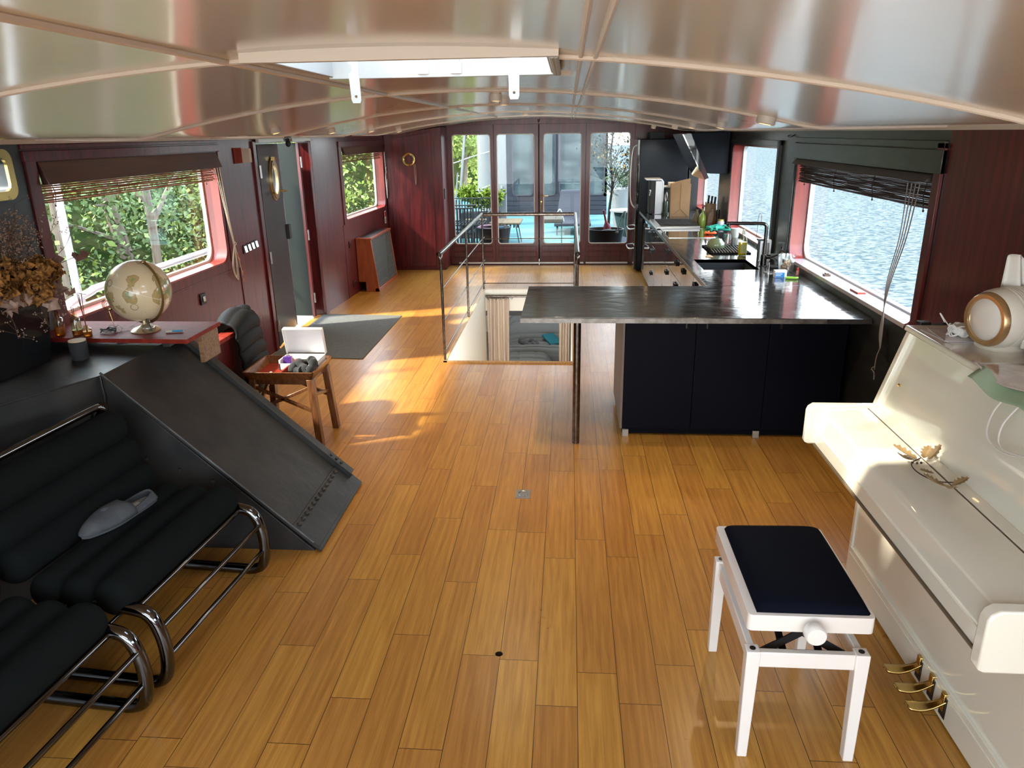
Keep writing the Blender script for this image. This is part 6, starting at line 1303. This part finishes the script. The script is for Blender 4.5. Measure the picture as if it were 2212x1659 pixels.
mb = MB(); mb.box(-.45, .38, -.40, .40, .30, .345); mb.build('top', mat('taupe_plank', (.06, .055, .045), .7, spec=.1), sb_, bevel=.01); mb = MB(); mb.tube(cr_pts([(.1, -.3, .345), (.2, -.25, .43), (.3, -.2, .43), (.42, -.15, .30)], 4), .012, 6); mb.build('loop', steel, sb_)
for x, y in ((-.4, -.35), (.33, -.35), (-.4, .35), (.33, .35)): mb = MB(); mb.cyl((x, y, 0), (x, y, .30), .015, 8); mb.build('leg', rf, sb_)
# planters
pg = mat('grey_planter', (.022, .026, .030), .7, spec=.15)
def planter(x, y, r, h, label, name='round_planter', m=pg, sy=1):
    t = thing(name, label, 'planter', (x, y, DZ)); mb = MB(); mb.lathe([(0, 0), (r*.72, 0), (r*.98, h), (r, h+.01), (r*.9, h+.01), (r*.86, h-.06), (0, h-.06)], (0, 0, 0), 32, None, sy); mb.build('pot', m, t); return t
p1 = planter(-1.30, 13.05, .30, .54, 'round grey planter with pink rim just outside the first two panes')
mb = MB(); mb.tube([(.27*math.cos(a), .27*math.sin(a), .545) for a in [PI*.55+k*PI/14 for k in range(14)]], .022, 8); mb.build('pink_edge', mat('pink_cloth', (.16, .10, .125), .8, spec=.1), p1)
mb = MB(); mb.obox((.10, -.05, .54), (.16, .12, .03), rotz(.4)); mb.build('blue_cloth', mat('blue_cloth', (.03, .08, .12), .8, spec=.1), p1)
p2 = planter(.63, 13.05, .33, .50, 'wide black tub planter outside the fourth pane with a pink bottle-shaped float', 'tub_planter', mat('black_tub', (.008, .009, .010), .5, spec=.15), .8)
mb = MB(); mb.lathe([(0, .0), (.045, .02), (.062, .08), (.055, .14), (.02, .20), (.014, .36), (.022, .40), (0, .41)], (.05, -.1, .44), 20, roty(-.22)); o = mb.build('pink_float', mat('pink_plastic', (.16, .030, .042), .6, spec=.15)); o.location = p2.location; tag(o, 'pink long-necked float stuck in the black tub planter', 'float')
mb = MB()
for i in range(9): mb.ball((.05+jit(.13), -.12+jit(.07), .47+random.random()*.03), .05, 8, (1, 1, .6))
mb.build('stones', mat('pale_stones', (.10, .10, .09), .9, spec=.1), p2)
mb = MB(); mb.tube(cr_pts([(.2, .1, .4), (.28, .05, .7), (.34, 0, .8), (.32, -.05, .6), (.36, -.1, .4)], 4), .012, 6); mb.build('hose', mat('pale_hose', (.12, .15, .12), .7, spec=.1), p2)
# slim tree in planter
tt = thing('ornamental_tree', 'slim dark-stemmed ornamental tree on the deck behind the fourth pane', 'tree', (.80, 15.4, DZ))
mb = MB(); P = cr_pts([(0, 0, 0), (.02, 0, .6), (.06, 0, 1.1), (.02, 0, 1.7), (.10, 0, 2.6)], 6); mb.tube(P, [.032-.0009*i for i in range(len(P))], 8)
for k in range(22): q = P[9+k % 14]; e = q+Vector((jit(.5), jit(.4), .2+random.random()*.5)); mb.tube([q, (q+e)/2+Vector((jit(.06), 0, .05)), e], [.008, .006, .003], 5)
mb.build('trunk', mat('dark_bark', (.012, .009, .008), .9, spec=.1), tt)
mb = MB(); mb2 = MB()
for k in range(26): leafcloud(mb, (jit(.55)+.08, jit(.4), 1.25+random.random()*1.5), (.25, .25, .25), 40, .055)
for k in range(8): leafcloud(mb2, (jit(.5), jit(.4), 1.5+random.random()*1.0), (.2, .2, .2), 14, .06)
mb.build('foliage', mat('dark_leaf', (.018, .020, .013), .8, spec=.1), tt, recalc=False, smooth=False); mb2.build('blossom', mat('yellow_leaf', (.14, .09, .03), .8, spec=.1), tt, recalc=False, smooth=False)
mb = MB(); mb.box(.62, .80, 16.0, 16.3, 0, .09); tag(mb.build('wood_block', woodend), 'small wooden block on the turquoise deck by the ornamental tree', 'block')
mb = MB(); mb.grid(lambda u, v: (.36+.9*u, 14.2+.8*v, .02+.22*math.sin(PI*u)**.5*math.sin(PI*v)**.5+.03*math.sin(u*14)), 16, 10); tag(mb.build('deck_cover', gc), 'crumpled grey cover lying on the deck behind the black tub', 'cover')
ol = thing('olive_shrub', 'pale olive shrub in a white pot at the far right of the deck', 'shrub', (1.18, 17.6, DZ)); ol.scale = (.9, .9, 1.0)
mb = MB(); mb.lathe([(0, 0), (.16, 0), (.24, .85), (.20, .88), (0, .85)], (0, 0, 0), 24); mb.build('pot', whitep, ol)
mb = MB(); [leafcloud(mb, (jit(.3), jit(.3), 1.05+jit(.22)), (.18, .18, .16), 60, .06) for k in range(16)]; mb.build('foliage', mat('olive_leaf', (.05, .07, .04), .8, spec=.1), ol, recalc=False, smooth=False)
gp = thing('leafy_planter', 'bright yellow-green leafy plant behind the rope bench', 'plant', (-1.85, 15.9, DZ)); gp.scale = (.8, 1, .95)
mb = MB(); mb.box(-.5, .5, -.2, .2, 0, .55); mb.build('box', pg, gp); mb = MB(); [leafcloud(mb, (jit(.5), jit(.2), .72+random.random()*.25), (.16, .16, .14), 70, .10) for k in range(16)]; mb.build('foliage', mat('lime_leaf', (.085, .125, .012), .7, spec=.1), gp, recalc=False, smooth=False)
t = thing('deck_side_table', 'teal bowl-shaped side table at the right edge of the deck', 'table', (1.10, 14.9, DZ)); mb = MB(); mb.lathe([(0, .1), (.10, .1), (.22, .6), (.22, .62), (0, .62)], (0, 0, 0), 24); mb.build('bowl', mat('teal_bowl', (.02, .04, .043), .5, spec=.2), t); mb = MB(); mb.cyl((0, 0, .62), (0, 0, .65), .30, 28); mb.build('table_top', whitep, t); 
for a in (0, 2, 4): mb = MB(); mb.cyl((.15*math.cos(a), .15*math.sin(a), 0), (.1*math.cos(a), .1*math.sin(a), .2), .01, 6); mb.build('leg', rf, t)
